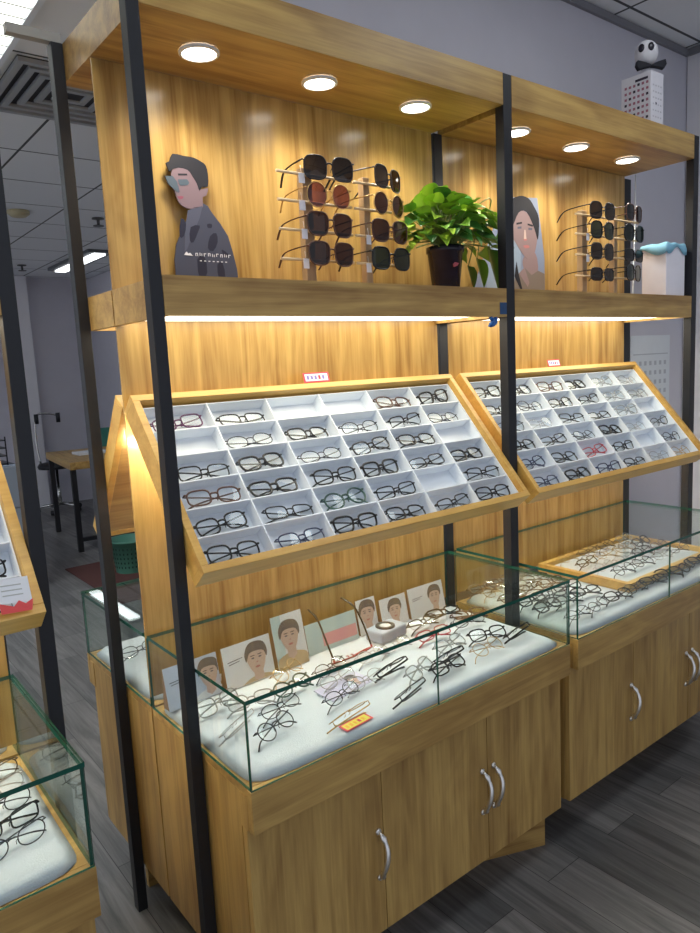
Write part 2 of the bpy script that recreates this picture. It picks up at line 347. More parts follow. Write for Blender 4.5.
def case(x0, label, back=True, seams=True, wfull=W, doors=(.002, .367, .745, 1.078), handles=(.350, .722, .768), top_seam=None):
    t = thing('glass_display_case', label, 'display case', (x0, 0, 0), group='glass topped display cases')
    F = -.2125
    for (ya, yf, s) in ([(D-.003, F, 1)] + ([(D+.006, .7805, -1)] if back else [])):
        y_in = yf+s*.034
        lo = lambda a, b: (min(a, b), max(a, b))
        # carcass: sides, top rim, base
        bm = bmesh.new()
        box(bm, .002, .020, *lo(y_in+s*.019, ya), .134, ZC-.018); box(bm, wfull-.020, wfull-.002, *lo(y_in+s*.019, ya), .134, ZC-.018)
        box(bm, .020, wfull-.020, *lo(ya-s*.012, ya), .134, ZC-.018); box(bm, .020, wfull-.020, *lo(y_in+s*.019, ya-s*.012), .134, .150)
        obj('cabinet_body', bm, WZ, t)
        boxobj('cabinet_top', (.002, wfull-.002, *lo(yf+s*.0185, ya), ZC-.0175, ZC), WX, t, bevel=.0008)
        boxobj('front_rail', (0, wfull, *lo(yf, yf+s*.018), .576, ZC), WX, t, bevel=.0012)
        boxobj('side_block', (0.0, .019, *lo(yf+s*.0185, yf+s*.052), .576, ZC-.018), WZ, t, bevel=.0008)
        boxobj('plinth', (.035, wfull-.03, *lo(y_in+s*.20, y_in+s*.218), 0, .1335), WX, t)
        if s == 1:
            for i in range(3):
                d = boxobj('door', (doors[i]+.0012, doors[i+1]-.0012, *lo(y_in, y_in+s*.018), .1345, .574), WZ, t, bevel=.0008)
                handle(d, handles[i], y_in, .343)
        else: boxobj('door', (.003, wfull-.003, *lo(y_in, y_in+s*.018), .1345, .574), WZ, t, bevel=.0008)
        # glass
        G = .006; GT_ = .009
        pane('glass_side', (.002, .002+G, *lo(yf+s*(G+.001), ya), ZC+.0005, ZG-GT_-.0005), t, 0)
        pane('glass_side', (wfull-.002-G, wfull-.002, *lo(yf+s*(G+.001), ya), ZC+.0005, ZG-GT_-.0005), t, 0)
        mid = wfull/2-.003
        for a, b in ((.002, mid-.0004), (mid+.0004, wfull-.002)):
            pane('glass_front', (a, b, *lo(yf+s*.0005, yf+s*G), ZC+.0005, ZG-GT_-.0005), t, 1)
        if s == 1: pane('glass_top', (.001, wfull-.001, *lo(yf-s*.001, ya-.010), ZG-GT_, ZG), t, 2)
        else: pane('glass_top', (.001, wfull-.001, *lo(yf-s*.001, ya+.010), ZG-GT_, ZG), t, 2)
    return t
c_ = case(0, 'glass case with oak doors standing under the potted plant stand')
bd = boxobj('kick_board', (-.36, 0, 0, .016, 0, .130), WX, c_); bd.location = (1.049, -.138, 0); bd.rotation_euler = (0, 0, math.radians(-22))
case(X2, 'glass case with oak doors, a wood framed tray inside', back=False)
case(XL, 'glass case at the picture edge with folded eyeglasses on white cloth')

# cloths
def cloth(x0, x1, y0, y1, label, h=.016, seed=1):
    rnd = random.Random(seed); nx, ny = 46, 24; bm = bmesh.new(); g = []
    ph = [rnd.uniform(0, 6) for _ in range(6)]
    for j in range(ny+1):
        row = []
        for i in range(nx+1):
            u, v = i/nx, j/ny
            # superellipse squeeze makes the soft rounded corners
            U, V = 2*u-1, 2*v-1; k = max(abs(U), abs(V)); q = (abs(U)**16+abs(V)**16)**(1/16) if k > 0 else 1
            s = k/q if q > 0 else 1
            e = min(1, (1-k)*16); z = h*(1-(1-e)**3) if e < 1 else h
            z += .0012*math.sin(9*u+ph[0]+3*v)*e+.0009*math.sin(21*v+ph[1]+5*u)*e
            wav = 1-.006*abs(math.sin(7*u+ph[2]+4*v))
            row.append(bm.verts.new(((x0+x1)/2+U*s*wav*(x1-x0)/2, (y0+y1)/2+V*s*wav*(y1-y0)/2, ZC+.0015+max(z, 0))))
        g.append(row)
    for j in range(ny):
        for i in range(nx):
            f = bm.faces.new((g[j][i], g[j][i+1], g[j+1][i+1], g[j+1][i])); f.smooth = True
    rim = [g[0][i] for i in range(nx+1)]+[g[j][nx] for j in range(1, ny+1)]+[g[ny][i] for i in range(nx-1, -1, -1)]+[g[j][0] for j in range(ny-1, 0, -1)]
    bm.faces.new(rim[::-1])
    return tag(obj('display_cloth', bm, CLOTH), label, 'cloth', 'white cloth pads in the cases')
ZT = ZC+.0015+.016
cloth(.012, 1.066, -.203, .272, 'white cloth pad with portrait cards, in the case under the plant', seed=3)
cloth(.012, 1.066, .298, .770, 'white cloth pad in the rear half of the passage-side case', seed=4)
cloth(X2+.012, X2+W-.014, -.203, .272, 'white cloth pad under many dark frames and a wood framed tray', seed=5)
cloth(XL+.012, XL+W-.014, -.203, .272, 'white cloth pad with a row of folded glasses, at picture edge', seed=6)
cloth(XL+.012, XL+W-.014, .30, .765, 'white cloth pad in the rear half of the edge case', seed=7)

# ---------------------------------------------------------------- eyeglasses
def lens_loop(kind, w, h, n=28):
    out = []
    for i in range(n):
        a = 2*PI*i/n; c, s = math.cos(a), math.sin(a)
        ex = {'round': 2, 'oval': 2.2, 'rect': 4, 'square': 3.2, 'wayfarer': 3.2, 'aviator': 2.3, 'cat': 2.8}[kind]
        r = (abs(c)**ex+abs(s)**ex)**(-1/ex); x, z = r*c*w/2, r*s*h/2
        if kind in ('wayfarer', 'aviator', 'cat'): x *= 1+.16*(z/h)
        if kind == 'aviator': x += .004*(-z/h); z -= .002
        if kind == 'cat' and x > 0: z += .006*(x/w)
        out.append((x, z))
    return out
def glasses_meshes(key, kind, w, h, bridge, r, fm, lm, thick=1.0, state='folded', half=False):
    """front faces -Y, stands on its lens bottoms at z=0; returns [(part name, mesh, label)]"""
    cz = h/2+r; off = (w+bridge)/2; tot = off+w/2+.004
    curve = lambda x: .9*x*x
    parts = []
    bm = bmesh.new()
    for s in (-1, 1):
        lp = lens_loop(kind, w, h); pts = [(s*(off+x), curve(off+x), cz+z) for x, z in lp]
        if half:
            up = [p for p in pts if p[2] > cz-.002]; up.sort(key=lambda p: p[0]*s); tube(bm, up, r, seg=6, rz=thick)
            tube(bm, pts, r*.35, closed=True, seg=5)
        else: tube(bm, pts, r, closed=True, seg=6, rz=thick)
        # end piece
        xx = s*(off+w/2); tube(bm, [(xx-s*.002, curve(xx), cz+h*.28), (s*tot, curve(tot)-.0005, cz+h*.30), (s*tot, curve(tot)+.006, cz+h*.30)], r*1.15, seg=6)
        # nose pad
        tube(bm, [(s*bridge*.45, .001, cz+.001), (s*bridge*.40, .006, cz-.003), (s*bridge*.42, .007, cz-.009)], r*.55, seg=5)
    tube(bm, [(-bridge/2-.001, curve(bridge/2), cz+h*.12), (-bridge*.25, -.0005, cz+h*.2), (bridge*.25, -.0005, cz+h*.2), (bridge/2+.001, curve(bridge/2), cz+h*.12)], r*1.1, seg=6)
    if isinstance(fm, list):
        for f in bm.faces: f.material_index = 1 if f.calc_center_median().y > .9*abs(f.calc_center_median().x)**2+.0004 else 0
    parts.append(('frame_front', to_mesh(key+'_front', bm, fm)))
    for s in (-1, 1):
        bm = bmesh.new(); lp = lens_loop(kind, w-.001, h-.001)
        c = bm.verts.new((s*off, curve(off)-.0012, cz)); ring = [bm.verts.new((s*(off+x), curve(off+x)-.0001, cz+z)) for x, z in lp]
        for i in range(len(ring)): f = bm.faces.new((c, ring[i], ring[(i+1) % len(ring)])); f.smooth = True
        parts.append(('lens', to_mesh(key+'_lens', bm, lm)))
    for s in (-1, 1):
        bm = bmesh.new(); z0 = cz+h*.30; y0 = curve(tot)+.0065; x0 = s*tot
        if state == 'open': pts = [(x0, y0, z0), (x0+s*.001, y0+.05, z0), (x0-s*.001, y0+.095, z0-.003), (x0-s*.004, y0+.118, z0-.014), (x0-s*.008, y0+.138, z0-.034)]
        else:
            dy = .004 if s < 0 else .009
            pts = [(x0, y0, z0), (x0-s*.005, y0+dy*.7, z0), (x0-s*.05, y0+dy, z0-.006), (x0-s*.092, y0+dy+.001, z0-.014), (x0-s*.112, y0+dy+.002, z0-.020), (x0-s*.128, y0+dy+.003, max(z0-.034, .003))]
        rt = min(r, .0017); rr = [rt*1.05]*(len(pts)-3)+[rt*1.05, rt*1.25, rt*1.15]
        tube(bm, smooth_path(pts), [rr[min(len(rr)-1, int(i*len(rr)/len(smooth_path(pts))))] for i in range(len(smooth_path(pts)))], seg=6, rz=1.5)
        parts.append(('temple', to_mesh(key+'_temple', bm, fm)))
    return parts
def smooth_path(pts, n=3):
    P = [Vector(pts[0])]+[Vector(p) for p in pts]+[Vector(pts[-1])]; out = []
    for i in range(1, len(P)-2):
        p0, p1, p2, p3 = P[i-1:i+3]
        for s in range(n):
            t = s/n; out.append(.5*((2*p1)+(p2-p0)*t+(2*p0-5*p1+4*p2-p3)*t*t+(3*p1-p0-3*p2+p3)*t**3))
    out.append(P[-1]); return [tuple(p) for p in out]
FB = mat('glossy_black_acetate', (.008, .008, .010), .25); FBL = mat('black_metal', (.03, .032, .04), .3, .6)
FR = mat('red_frame', (.42, .02, .035), .3); FP = mat('purple_frame', (.10, .02, .09), .3); FT = mat('tortoise_frame', (.09, .035, .02), .3)
FG = mat('dark_green_frame', (.02, .07, .055), .3); FC = mat('grey_translucent_frame', (.35, .37, .38), .25); FS = mat('silver_frame', (.45, .45, .46), .3, .9)
FO = mat('thin_gold_frame', (.55, .36, .15), .3, .9); FBU = mat('dark_blue_frame', (.02, .03, .09), .3)
SD = clear_glass('dark_sun_lens', (.035, .03, .04), 1.0); SBR = clear_glass('brown_sun_lens', (.05, .028, .035), 1.0); SPK = clear_glass('wine_sun_lens', (.24, .10, .12), 1.0); SGN = clear_glass('green_sun_lens', (.03, .05, .045), 1.0)
STY = {}
def style(key, desc, *a, **k):
    for st in ('folded', 'open'): STY[key, st] = glasses_meshes(key+'_'+st, *a, state=st, **k)
    STY[key] = desc
style('bk_rect', 'black rectangular', 'rect', .052, .032, .018, .0018, FB, LENS)
style('bk_sq', 'black square', 'square', .050, .037, .018, .0022, FB, LENS)
style('bk_thick', 'thick black', 'wayfarer', .051, .038, .018, .0028, FB, LENS)
style('bk_half', 'black browline', 'rect', .051, .034, .018, .0019, FB, LENS, half=True)
style('bk_thin', 'thin black metal', 'oval', .050, .036, .018, .0012, FBL, LENS)
style('bk_round', 'round black', 'round', .046, .042, .020, .0014, FBL, LENS)
style('red', 'black and dark red', 'square', .051, .036, .018, .0021, FT, LENS)
style('redblk', 'red and black', 'wayfarer', .052, .036, .018, .0024, [FB, FR], LENS)
style('redbr', 'bright red', 'rect', .052, .034, .018, .0018, FR, LENS)
style('purple', 'dark purple', 'rect', .051, .033, .018, .0019, FP, LENS)
style('blue', 'dark blue', 'square', .050, .036, .018, .0018, FBU, LENS)
style('green', 'dark green', 'round', .050, .044, .018, .0024, FG, LENS)
style('clear', 'clear grey', 'square', .050, .040, .018, .0017, FC, LENS)
style('silver', 'thin silver', 'oval', .050, .037, .018, .0010, FS, LENS)
style('gold', 'thin gold', 'round', .048, .043, .019, .0010, FO, LENS)
def glasses(key, state, mw, label, group=None, name='eyeglasses', cat='eyeglasses', scale=1.0):
    t = thing(name, label, cat, group=group); t.matrix_world = mw @ Matrix.Scale(scale, 4)
    for nm, me in STY[key, state]: link(nm, me, t)
    return t
def lowest(key, state, m):
    return min((m @ v.co).z for nm, me in STY[key, state] for v in me.vertices)
ORD = ['first', 'second', 'third', 'fourth', 'fifth', 'sixth', 'seventh', 'eighth']
# --- trays: n = nothing in the cell
def fill_tray(tr, geo, rows, where, group, seed, cols=None):
    rnd = random.Random(seed); a0, b0, cw, ch = geo; n = len(rows)
    mt = Matrix.LocRotScale(tr.location, tr.rotation_euler, None)
    for j, row in enumerate(rows):
        for i, key in enumerate(row):
            if key == '-': continue
            sc = rnd.uniform(1.0, 1.06) if i < 99 else 1
            tilt = rnd.uniform(-8, 16); rz = rnd.uniform(-6, 6)
            loc = Vector((a0+(i+.5)*cw+rnd.uniform(-.008, .008), b0+(n-1-j)*ch+.0022, -.030))
            m = Matrix.Translation(loc) @ Matrix.Rotation(math.radians(rz), 4, 'Z') @ Matrix.Rotation(math.radians(-90+tilt), 4, 'X') @ Matrix.Rotation(math.radians(rnd.uniform(-4, 4)), 4, 'Z') @ Matrix.Scale(1.06, 4)
            # keep clear of the lower divider and of the floor of the insert
            ys = [(m @ v.co) for nm, me in STY[key, 'folded'] for v in me.vertices]
            dy = (b0+(n-1-j)*ch+.0036)-min(p.y for p in ys); dz = max(0, -.0552-min(p.z for p in ys))
            lo_, hi_ = min(p.x for p in ys), max(p.x for p in ys); xl = a0+i*cw+.004; xr = a0+(i+1)*cw-.004; dx = max(0, xl-lo_)-max(0, hi_-xr)
            m = Matrix.Translation((dx, dy, dz)) @ m
            glasses(key, 'folded', mt @ m, '%s eyeglasses in the %s column, %s row of the %s' % (STY[key], ORD[i], ORD[j] if j < n-1 else 'bottom', where), group, scale=1.0)
T1 = [['purple', 'bk_rect', '-', '-', 'red', 'bk_thick'],
      ['-', 'bk_thin', 'bk_sq', 'bk_thin', 'bk_half', 'bk_thin'],
      ['bk_rect', 'bk_thick', 'bk_thin', 'bk_sq', 'bk_sq', '-'],
      ['red', 'bk_thick', 'bk_sq', 'bk_thick', 'bk_rect', 'bk_thick'],
      ['bk_sq', 'bk_rect', 'green', 'bk_rect', '-', 'bk_half'],
      ['bk_sq', 'blue', 'bk_thick', 'bk_sq', 'bk_half', 'bk_sq']]
fill_tray(tr1, g1, T1, 'near slanted tray', 'eyeglasses in the near slanted tray', 11)
T2 = [['bk_thick', 'bk_sq', 'red', 'bk_thick', 'clear', 'silver'],
      ['bk_half', 'bk_thin', 'bk_sq', 'bk_half', 'clear', 'clear'],
      ['bk_thin', 'silver', 'bk_half', 'bk_rect', 'clear', '-'],
      ['bk_sq', 'bk_rect', 'bk_thin', 'bk_thick', 'silver', 'bk_thin'],
      ['blue', 'bk_sq', 'redbr', 'bk_rect', '-', 'bk_thin'],
      ['blue', 'bk_thick', 'blue', 'bk_half', 'silver', 'gold']]
fill_tray(tr2, g2, T2, 'far slanted tray', 'eyeglasses in the far slanted tray', 12)
T3 = [['-']*5+['bk_sq'], ['-']*5+['bk_rect'], ['-']*5+['bk_sq'], ['-']*5+['bk_thick'], ['-']*5+['bk_rect'], ['-']*5+['bk_half']]
fill_tray(tr3, g3, T3, 'edge slanted tray', 'eyeglasses in the edge slanted tray', 13)

# --- lying on the cloth
def lay(key, x, y, yaw, tilt, label, group, state='folded', base=ZT+.001, back=False):
    m = Matrix.Rotation(math.radians(yaw+(180 if back else 0)), 4, 'Z') @ Matrix.Rotation(math.radians(-tilt), 4, 'X')
    z = lowest(key, state, m)
    return glasses(key, state, Matrix.Translation((x, y, base-z)) @ m, label, group)
GC = 'eyeglasses on the cloth below the plant stand'
for key, x, y, yaw, tilt, back, lab in [
    ('bk_thin', .205, -.035, 14, 58, False, 'thin black eyeglasses on the cloth between the green pair and the corner pair'),
    ('silver', .560, .045, 10, 60, False, 'thin silver eyeglasses just before the open red and black pair'),
    ('clear', .760, -.060, 8, 60, False, 'clear grey eyeglasses between the joint in the glass and the dark cluster'),
    ('bk_half', .825, .118, 6, 62, False, 'black browline eyeglasses before the card beside the pale blue box'),
    ('bk_thin', .352, -.085, 16, 58, False, 'thin black eyeglasses just before the lilac portrait leaflet'),
    ('gold', .331, .120, 25, 55, False, 'thin gold round eyeglasses lying just before the landscape portrait card'),
    ('green', .286, .030, 12, 62, False, 'dark green round eyeglasses behind the glass top edge, nearest the case corner'),
    ('bk_round', .146, -.111, 20, 52, False, 'round black eyeglasses nearest the front glass corner of the case'),
    ('clear', .100, .085, 10, 40, False, 'clear grey eyeglasses beside the passage post, before the blue card'),
    ('silver', .070, .0, 30, 50, True, 'thin silver eyeglasses lying alone by the side glass'),
    ('clear', .160, .035, -10, 60, False, 'clear grey eyeglasses between the side glass and the green pair'),
    ('bk_thin', .425, .060, 15, 55, False, 'thin black eyeglasses crossed by the glass top edge, below the red pair'),
    ('gold', .290, -.140, 10, 48, True, 'thin gold eyeglasses with dark tips behind the yellow price tag'),
    ('bk_rect', .530, -.018, 12, 45, True, 'black rectangular eyeglasses with temples forward, middle of the cloth'),
    ('silver', .440, -.066, 5, 50, False, 'thin silver eyeglasses beside the lilac portrait leaflet'),
    ('bk_round', .470, -.150, 18, 50, True, 'thin round eyeglasses close to the joint in the front glass'),
    ('silver', .395, -.010, 10, 60, False, 'thin silver eyeglasses lying behind the lilac portrait leaflet'),
    ('bk_half', .690, -.070, 8, 50, True, 'black browline eyeglasses just past the joint in the front glass'),
    ('bk_sq', .650, -.155, 5, 55, False, 'black square eyeglasses nearest the front glass, past the joint'),
    ('bk_sq', .880, -.085, -15, 50, False, 'black square eyeglasses in the cluster near the black middle post'),
    ('bk_thin', .930, .030, -5, 55, False, 'thin black eyeglasses beside the black middle post'),
    ('bk_rect', .960, -.090, 12, 50, True, 'black rectangular eyeglasses nearest the far glass corner'),
    ('gold', .815, -.150, 5, 60, False, 'thin gold eyeglasses nearest the front glass by the dark cluster'),
    ('bk_thick', .930, .135, -8, 75, False, 'thick black eyeglasses lying flat before the last portrait card'),
    ('red', .975, .070, -12, 75, False, 'reddish brown eyeglasses next to the black middle post'),
    ('redbr', .780, .030, 0, 60, False, 'red tipped eyeglasses crossed by the glass top edge'),
    ('silver', .650, .050, 8, 60, False, 'thin silver eyeglasses before the pale blue box'),
    ('clear', .585, -.120, 20, 55, False, 'clear grey eyeglasses right beside the joint in the front glass'),
    ('bk_thin', .095, .56, 10, 50, False, 'thin black eyeglasses on the rear cloth beyond the panel')]:
    lay(key, x, y, yaw, tilt, lab, GC, back=back)

# the red and black demonstration pair, open and upside down on its temples
m = Matrix.Translation((.520, .135, 0)) @ Matrix.Rotation(math.radians(6), 4, 'Z') @ Matrix.Rotation(math.radians(62), 4, 'X') @ Matrix.Scale(1.12, 4)
z = lowest('redblk', 'open', m)
glasses('redblk', 'open', Matrix.Translation((0, 0, ZT+.001-z)) @ m, 'open red and black eyeglasses with raised temples before the pink card', GC)

# far case: front rows of dark frames on the cloth
GF = 'eyeglasses on the cloth in the far case'
rnd = random.Random(5)
keysF = ['bk_thick', 'bk_sq', 'silver', 'bk_half', 'gold', 'bk_thin', 'bk_round', 'clear', 'red', 'bk_rect']
for r, (y, n, x0, x1) in enumerate(((-.166, 9, .10, 1.0), (-.070, 3, .085, .285), (.005, 3, .085, .285), (.080, 3, .085, .285), (.145, 3, .085, .285), (.205, 3, .085, .285))):
    for i in range(n):
        k = rnd.choice(['bk_thick', 'bk_sq', 'bk_half', 'bk_rect', 'bk_thin'] if r < 3 else keysF[2:])
        x = X2+x0+(x1-x0)*i/(n-1)
        lay(k, x+rnd.uniform(-.006, .006), y+rnd.uniform(-.006, .006), rnd.uniform(-14, 14), rnd.uniform(50, 68),
            '%s eyeglasses, %s in the %s row from the front glass, far case' % (STY[k], (ORD+['last'])[i], ORD[r]), GF, back=False)
# wood framed tray inside the far case
tc = thing('framed_tray', 'flat wood framed tray crowded with eyeglasses inside the far case', 'tray', (X2+.74, .065, ZT+.012), (0, 0, 0))
bm = bmesh.new(); a, b = .31, .190
for d in ((-a, a, -b, -b+.022), (-a, a, b-.022, b), (-a, -a+.022, -b+.022, b-.022), (a-.022, a, -b+.022, b-.022)): box(bm, *d, -.009, .022)
obj('frame', bm, WF, tc, bevel=.001)
boxobj('lining', (-a+.023, a-.023, -b+.023, b-.023, -.008, .004), CLOTH, tc)
GT = 'eyeglasses in the flat framed tray'
for r in range(4):
    for i in range(4):
        k = rnd.choice(keysF)
        lay(k, X2+.74-.195+.130*i+rnd.uniform(-.004, .004), .065-.122+.078*r, rnd.uniform(-10, 10), rnd.uniform(50, 65),
            '%s eyeglasses, %s in the %s row of the flat framed tray' % (STY[k], ORD[i], ORD[r]), GT, base=ZT+.0178)
# edge case: a rank of folded pairs seen end on
GE = 'folded eyeglasses in the edge case'
for i, (x, y) in enumerate(((-.415, -.110), (-.412, -.045), (-.408, .020), (-.404, .085), (-.400, .150), (-.560, -.12), (-.562, -.05), (-.564, .02))):
    k = ['bk_thin', 'bk_rect', 'bk_thin', 'silver', 'bk_thin', 'bk_rect', 'bk_thin', 'silver'][i]
    where = ('%s from the front glass in the rank by the side glass' % ORD[i]) if i < 5 else ('%s from the front in the second rank of the edge case' % ORD[i-5])
    lay(k, x, y, 12, 12, '%s eyeglasses, %s' % (STY[k], where), GE)

# ---------------------------------------------------------------- portrait cards
SKIN = mat('printed_skin', (.62, .45, .38), .6); HAIR = mat('printed_dark_hair', (.11, .095, .10), .6); PAPER = mat('printed_white_paper', (.80, .82, .86), .5)
PBLUE = mat('printed_pale_blue', (.55, .62, .78), .5); LILAC = mat('printed_lilac', (.62, .60, .80), .5); KRAFT = mat('brown_kraft_edge', (.28, .15, .07), .8)
PRINT = mat('printed_ink', (.10, .10, .14), .6); LIP = mat('printed_lip', (.5, .18, .17), .6); TAN = mat('printed_tan_shirt', (.55, .42, .26), .6); PPINK = mat('printed_pink', (.75, .35, .38), .5); PTEAL = mat('printed_pale_teal', (.50, .66, .68), .5)
def ell(cx, cz, a, b, n=18): return [(cx+a*math.cos(2*PI*i/n), cz+b*math.sin(2*PI*i/n)) for i in range(n)]
PM = [PAPER, SKIN, HAIR, PBLUE, PRINT, LIP, TAN, KRAFT, LILAC, PPINK, PTEAL]
def face_print(bm, cx, cz, s, y, wd, shirt=6, hair_shift=0):
    """a generic printed head and shoulders, head half-height s"""
    e = .00025
    def L(pts, k, mi): plate(bm, [(min(max(px, .0015), wd-.0015), max(pz, .0015)) for px, pz in pts], y-e*(k+1), y-e*k, mi)
    L(smooth_loop([(cx-s*1.6, cz-s*2.3), (cx-s*1.35, cz-s*1.5), (cx-s*.5, cz-s*1.1), (cx+s*.5, cz-s*1.1), (cx+s*1.4, cz-s*1.5), (cx+s*1.7, cz-s*2.3)], 3), 0, shirt)
    L([(cx-s*.32, cz-s*.5), (cx+s*.36, cz-s*.5), (cx+s*.4, cz-s*1.3), (cx, cz-s*1.55), (cx-s*.36, cz-s*1.3)], 1, 1)
    L(smooth_loop([(cx-s*.72, cz+s*.35), (cx-s*.66, cz-s*.25), (cx-s*.35, cz-s*.85), (cx, cz-s), (cx+s*.35, cz-s*.85), (cx+s*.66, cz-s*.25), (cx+s*.72, cz+s*.35), (cx, cz+s*.8)], 3), 2, 1)
    L(smooth_loop([(cx-s*.80, cz-s*.05), (cx-s*.86, cz+s*.5), (cx-s*.5, cz+s*1.05), (cx+s*.1, cz+s*1.15), (cx+s*.7, cz+s*.95), (cx+s*.9, cz+s*.4), (cx+s*.78, cz-s*.05), (cx+s*.62, cz+s*.38), (cx+s*(.1+hair_shift), cz+s*.52), (cx-s*.5, cz+s*.45)], 3), 3, 2)
    for k in (-1, 1):
        L(ell(cx+k*s*.28, cz+s*.08, s*.13, s*.05, 10), 4, 4); L([(cx+k*s*.28-s*.17, cz+s*.22), (cx+k*s*.28+s*.17, cz+s*.22), (cx+k*s*.28+s*.15, cz+s*.28), (cx+k*s*.28-s*.15, cz+s*.28)], 4, 2)
    L(ell(cx, cz-s*.52, s*.2, s*.07, 10), 4, 5); L([(cx-s*.08, cz-s*.24), (cx+s*.1, cz-s*.24), (cx+s*.02, cz-s*.16)], 4, 5)
def card(x, y, w, h, label, yaw=0, lean=12, bg=0, faces=((.7, .55, .2),), ink=True, kraft=True, band=None, depth=.035, shirt=6, base=ZT+.0022):
    """printed card on a folded brown easel back; origin at its lower left front corner"""
    bm = bmesh.new()
    plate(bm, [(0, 0), (w, 0), (w, h), (0, h)], 0, .0012, bg)
    if band: plate(bm, [(band[0]*w, band[1]*h), (band[2]*w, band[1]*h), (band[2]*w, band[3]*h), (band[0]*w, band[3]*h)], -.0002, 0, band[4])
    for fx, fz, s in faces: face_print(bm, fx*w, fz*h, s*h, -.0003, w, shirt)
    if ink:
        for k, (a, b, zz) in enumerate(((.08, .38, .62), (.10, .32, .56))): plate(bm, [(a*w, zz*h), (b*w, (zz+.03)*h), (b*w, (zz+.045)*h), (a*w, (zz+.02)*h)], -.0005, -.0003, 4)
    o = obj('portrait_card', bm, PM)
    o.rotation_euler = (math.radians(-lean), 0, math.radians(yaw)); o.location = (x, y, base)
    tag(o, label, 'portrait card', 'printed portrait cards in the case')
    if kraft:
        bm = bmesh.new(); l = math.radians(lean); n = Vector((0, math.cos(l), math.sin(l)))
        a = [(0, .0014), (0, depth), (h*.97, .0016)]
        v = [[bm.verts.new((xx, yy, zz)) for zz, yy in ((.0004, .0014), (depth*.9*math.tan(l)+.0004, depth*.9), (h*.97, .006), (h*.97, .0014))] for xx in (.001, w-.001)]
        for k in range(4): bm.faces.new((v[0][k], v[0][(k+1) % 4], v[1][(k+1) % 4], v[1][k]))
        bm.faces.new(v[0][::-1]); bm.faces.new(v[1]); 
        zf = -depth*.9*math.sin(l)
        obj('easel_back', bm, KRAFT, o, label='brown cardboard easel back')
    return o
card(.010, .190, .150, .106, 'pale blue wide card of a man, beside the side glass', yaw=3, bg=3, faces=((.80, .56, .33),), shirt=0)
card(.170, .186, .150, .112, 'white wide card of a man resting his chin, right behind the gold glasses', yaw=3, faces=((.66, .52, .36),), shirt=6)
card(.330, .190, .104, .150, 'tallest upright portrait card of a man in a tan shirt', yaw=3, faces=((.5, .58, .27),), ink=False, band=(0, 0, .3, 1, 10))
card(.452, .222, .190, .088, 'low pale card with a pink band behind the red glasses', yaw=2, bg=10, faces=(), band=(.3, .15, .98, .55, 9), ink=False)
card(.652, .232, .076, .108, 'small portrait card with grey hair behind the pale blue box', yaw=1, faces=((.5, .58, .34),), ink=False, shirt=0)
card(.738, .225, .110, .092, 'portrait card of a man with fringe beside the pale blue box', yaw=1, faces=((.52, .52, .36),), ink=False, shirt=0)
card(.856, .222, .155, .098, 'wide portrait card of a man nearest the black middle post', yaw=0, faces=((.72, .54, .34),), shirt=0)
# flat leaflet and price tag on the cloth
o = card(.335, -.045, .15, .07, 'lilac leaflet with a dark haired face lying flat on the cloth', yaw=8, lean=84, bg=8, faces=((.75, .6, .28),), kraft=False, shirt=8)
def price_card(x, y, z, w, h, rot, label, base=0, fold=False):
    bm = bmesh.new(); plate(bm, [(0, 0), (w, 0), (w, h), (0, h)], 0, .0010, 0)
    plate(bm, [(.06*w, .14*h), (.94*w, .14*h), (.94*w, .86*h), (.06*w, .86*h)], -.0003, 0, 1)
    for i in range(5):
        a = .12+.15*i; plate(bm, [(a*w, .3*h), ((a+.09)*w, .3*h), ((a+.09)*w, .7*h), (a*w, .7*h)], -.0005, -.0003, 2 if i != 3 else 0)
    o = obj('price_card', bm, [mat('price_card_red', (.75, .06, .10), .5), mat('price_card_face', (.92, .88, .92) if base == 0 else (.85, .8, .1), .5), mat('price_card_ink', (.25, .2, .5) if base == 0 else (.9, .5, .05), .5)])
    o.rotation_euler = rot; o.location = (x, y, z); return tag(o, label, 'price card', 'red bordered price cards')
price_card(.270, -.185, ZT+.0025, .085, .030, (math.radians(-86), 0, math.radians(6)), 'yellow price tag with red border lying before the gold glasses', base=1)
price_card(.498, .2335, 1.4690, .088, .028, (math.radians(-16), 0, 0), 'red and white price card on the top rail of the near tray')
price_card(1.600, .2335, 1.4690, .074, .026, (math.radians(-16), 0, 0), 'red and white price card on the top rail of the far tray')
bm = bmesh.new(); plate(bm, [(0, .018), (.058, .012), (.060, .058), (.002, .062)], 0, .001, 0); plate(bm, [(.004, .0), (.054, -.004), (.060, .016), (.046, .010), (.036, .018), (.026, .009), (.002, .020)], -.0008, 0, 1)
for k in range(3): plate(bm, [(.012, .030+.009*k), (.046, .027+.009*k), (.046, .029+.009*k), (.012, .032+.009*k)], -.0004, 0, 2)
o = obj('price_card', bm, [PAPER, mat('torn_red_band', (.75, .08, .08), .5), mat('card_grey_print', (.45, .47, .45), .6)]); o.rotation_euler = (math.radians(-26), 0, math.radians(4)); o.location = (-.388, -.0800, 1.113)
tag(o, 'white card with a torn red lower edge on the edge tray frame', 'price card', 'price cards')

# pale blue demo box
bt = thing('lens_cleaner_box', 'small pale blue box with a round dark dial among the portrait cards', 'box', (.655, .135, ZT+.001), (0, 0, math.radians(8)))
bm = bmesh.new(); box(bm, 0, .115, 0, .070, 0, .036); obj('body', bm, mat('pale_blue_plastic', (.50, .58, .72), .35), bt, bevel=.006)
bm = bmesh.new(); lathe(bm, [(.030, .0362), (.030, .0405), (.025, .0425), (.018, .0405), (.018, .0365)], cx=.052, cy=.034, seg=30, cap=False); obj('dial_ring', bm, mat('dark_grey_plastic', (.05, .055, .07), .3), bt)
bm = bmesh.new(); lathe(bm, [(.0175, .0362), (.0175, .039), (.012, .041)], cx=.052, cy=.034, seg=26); obj('dial', bm, WHITE, bt)

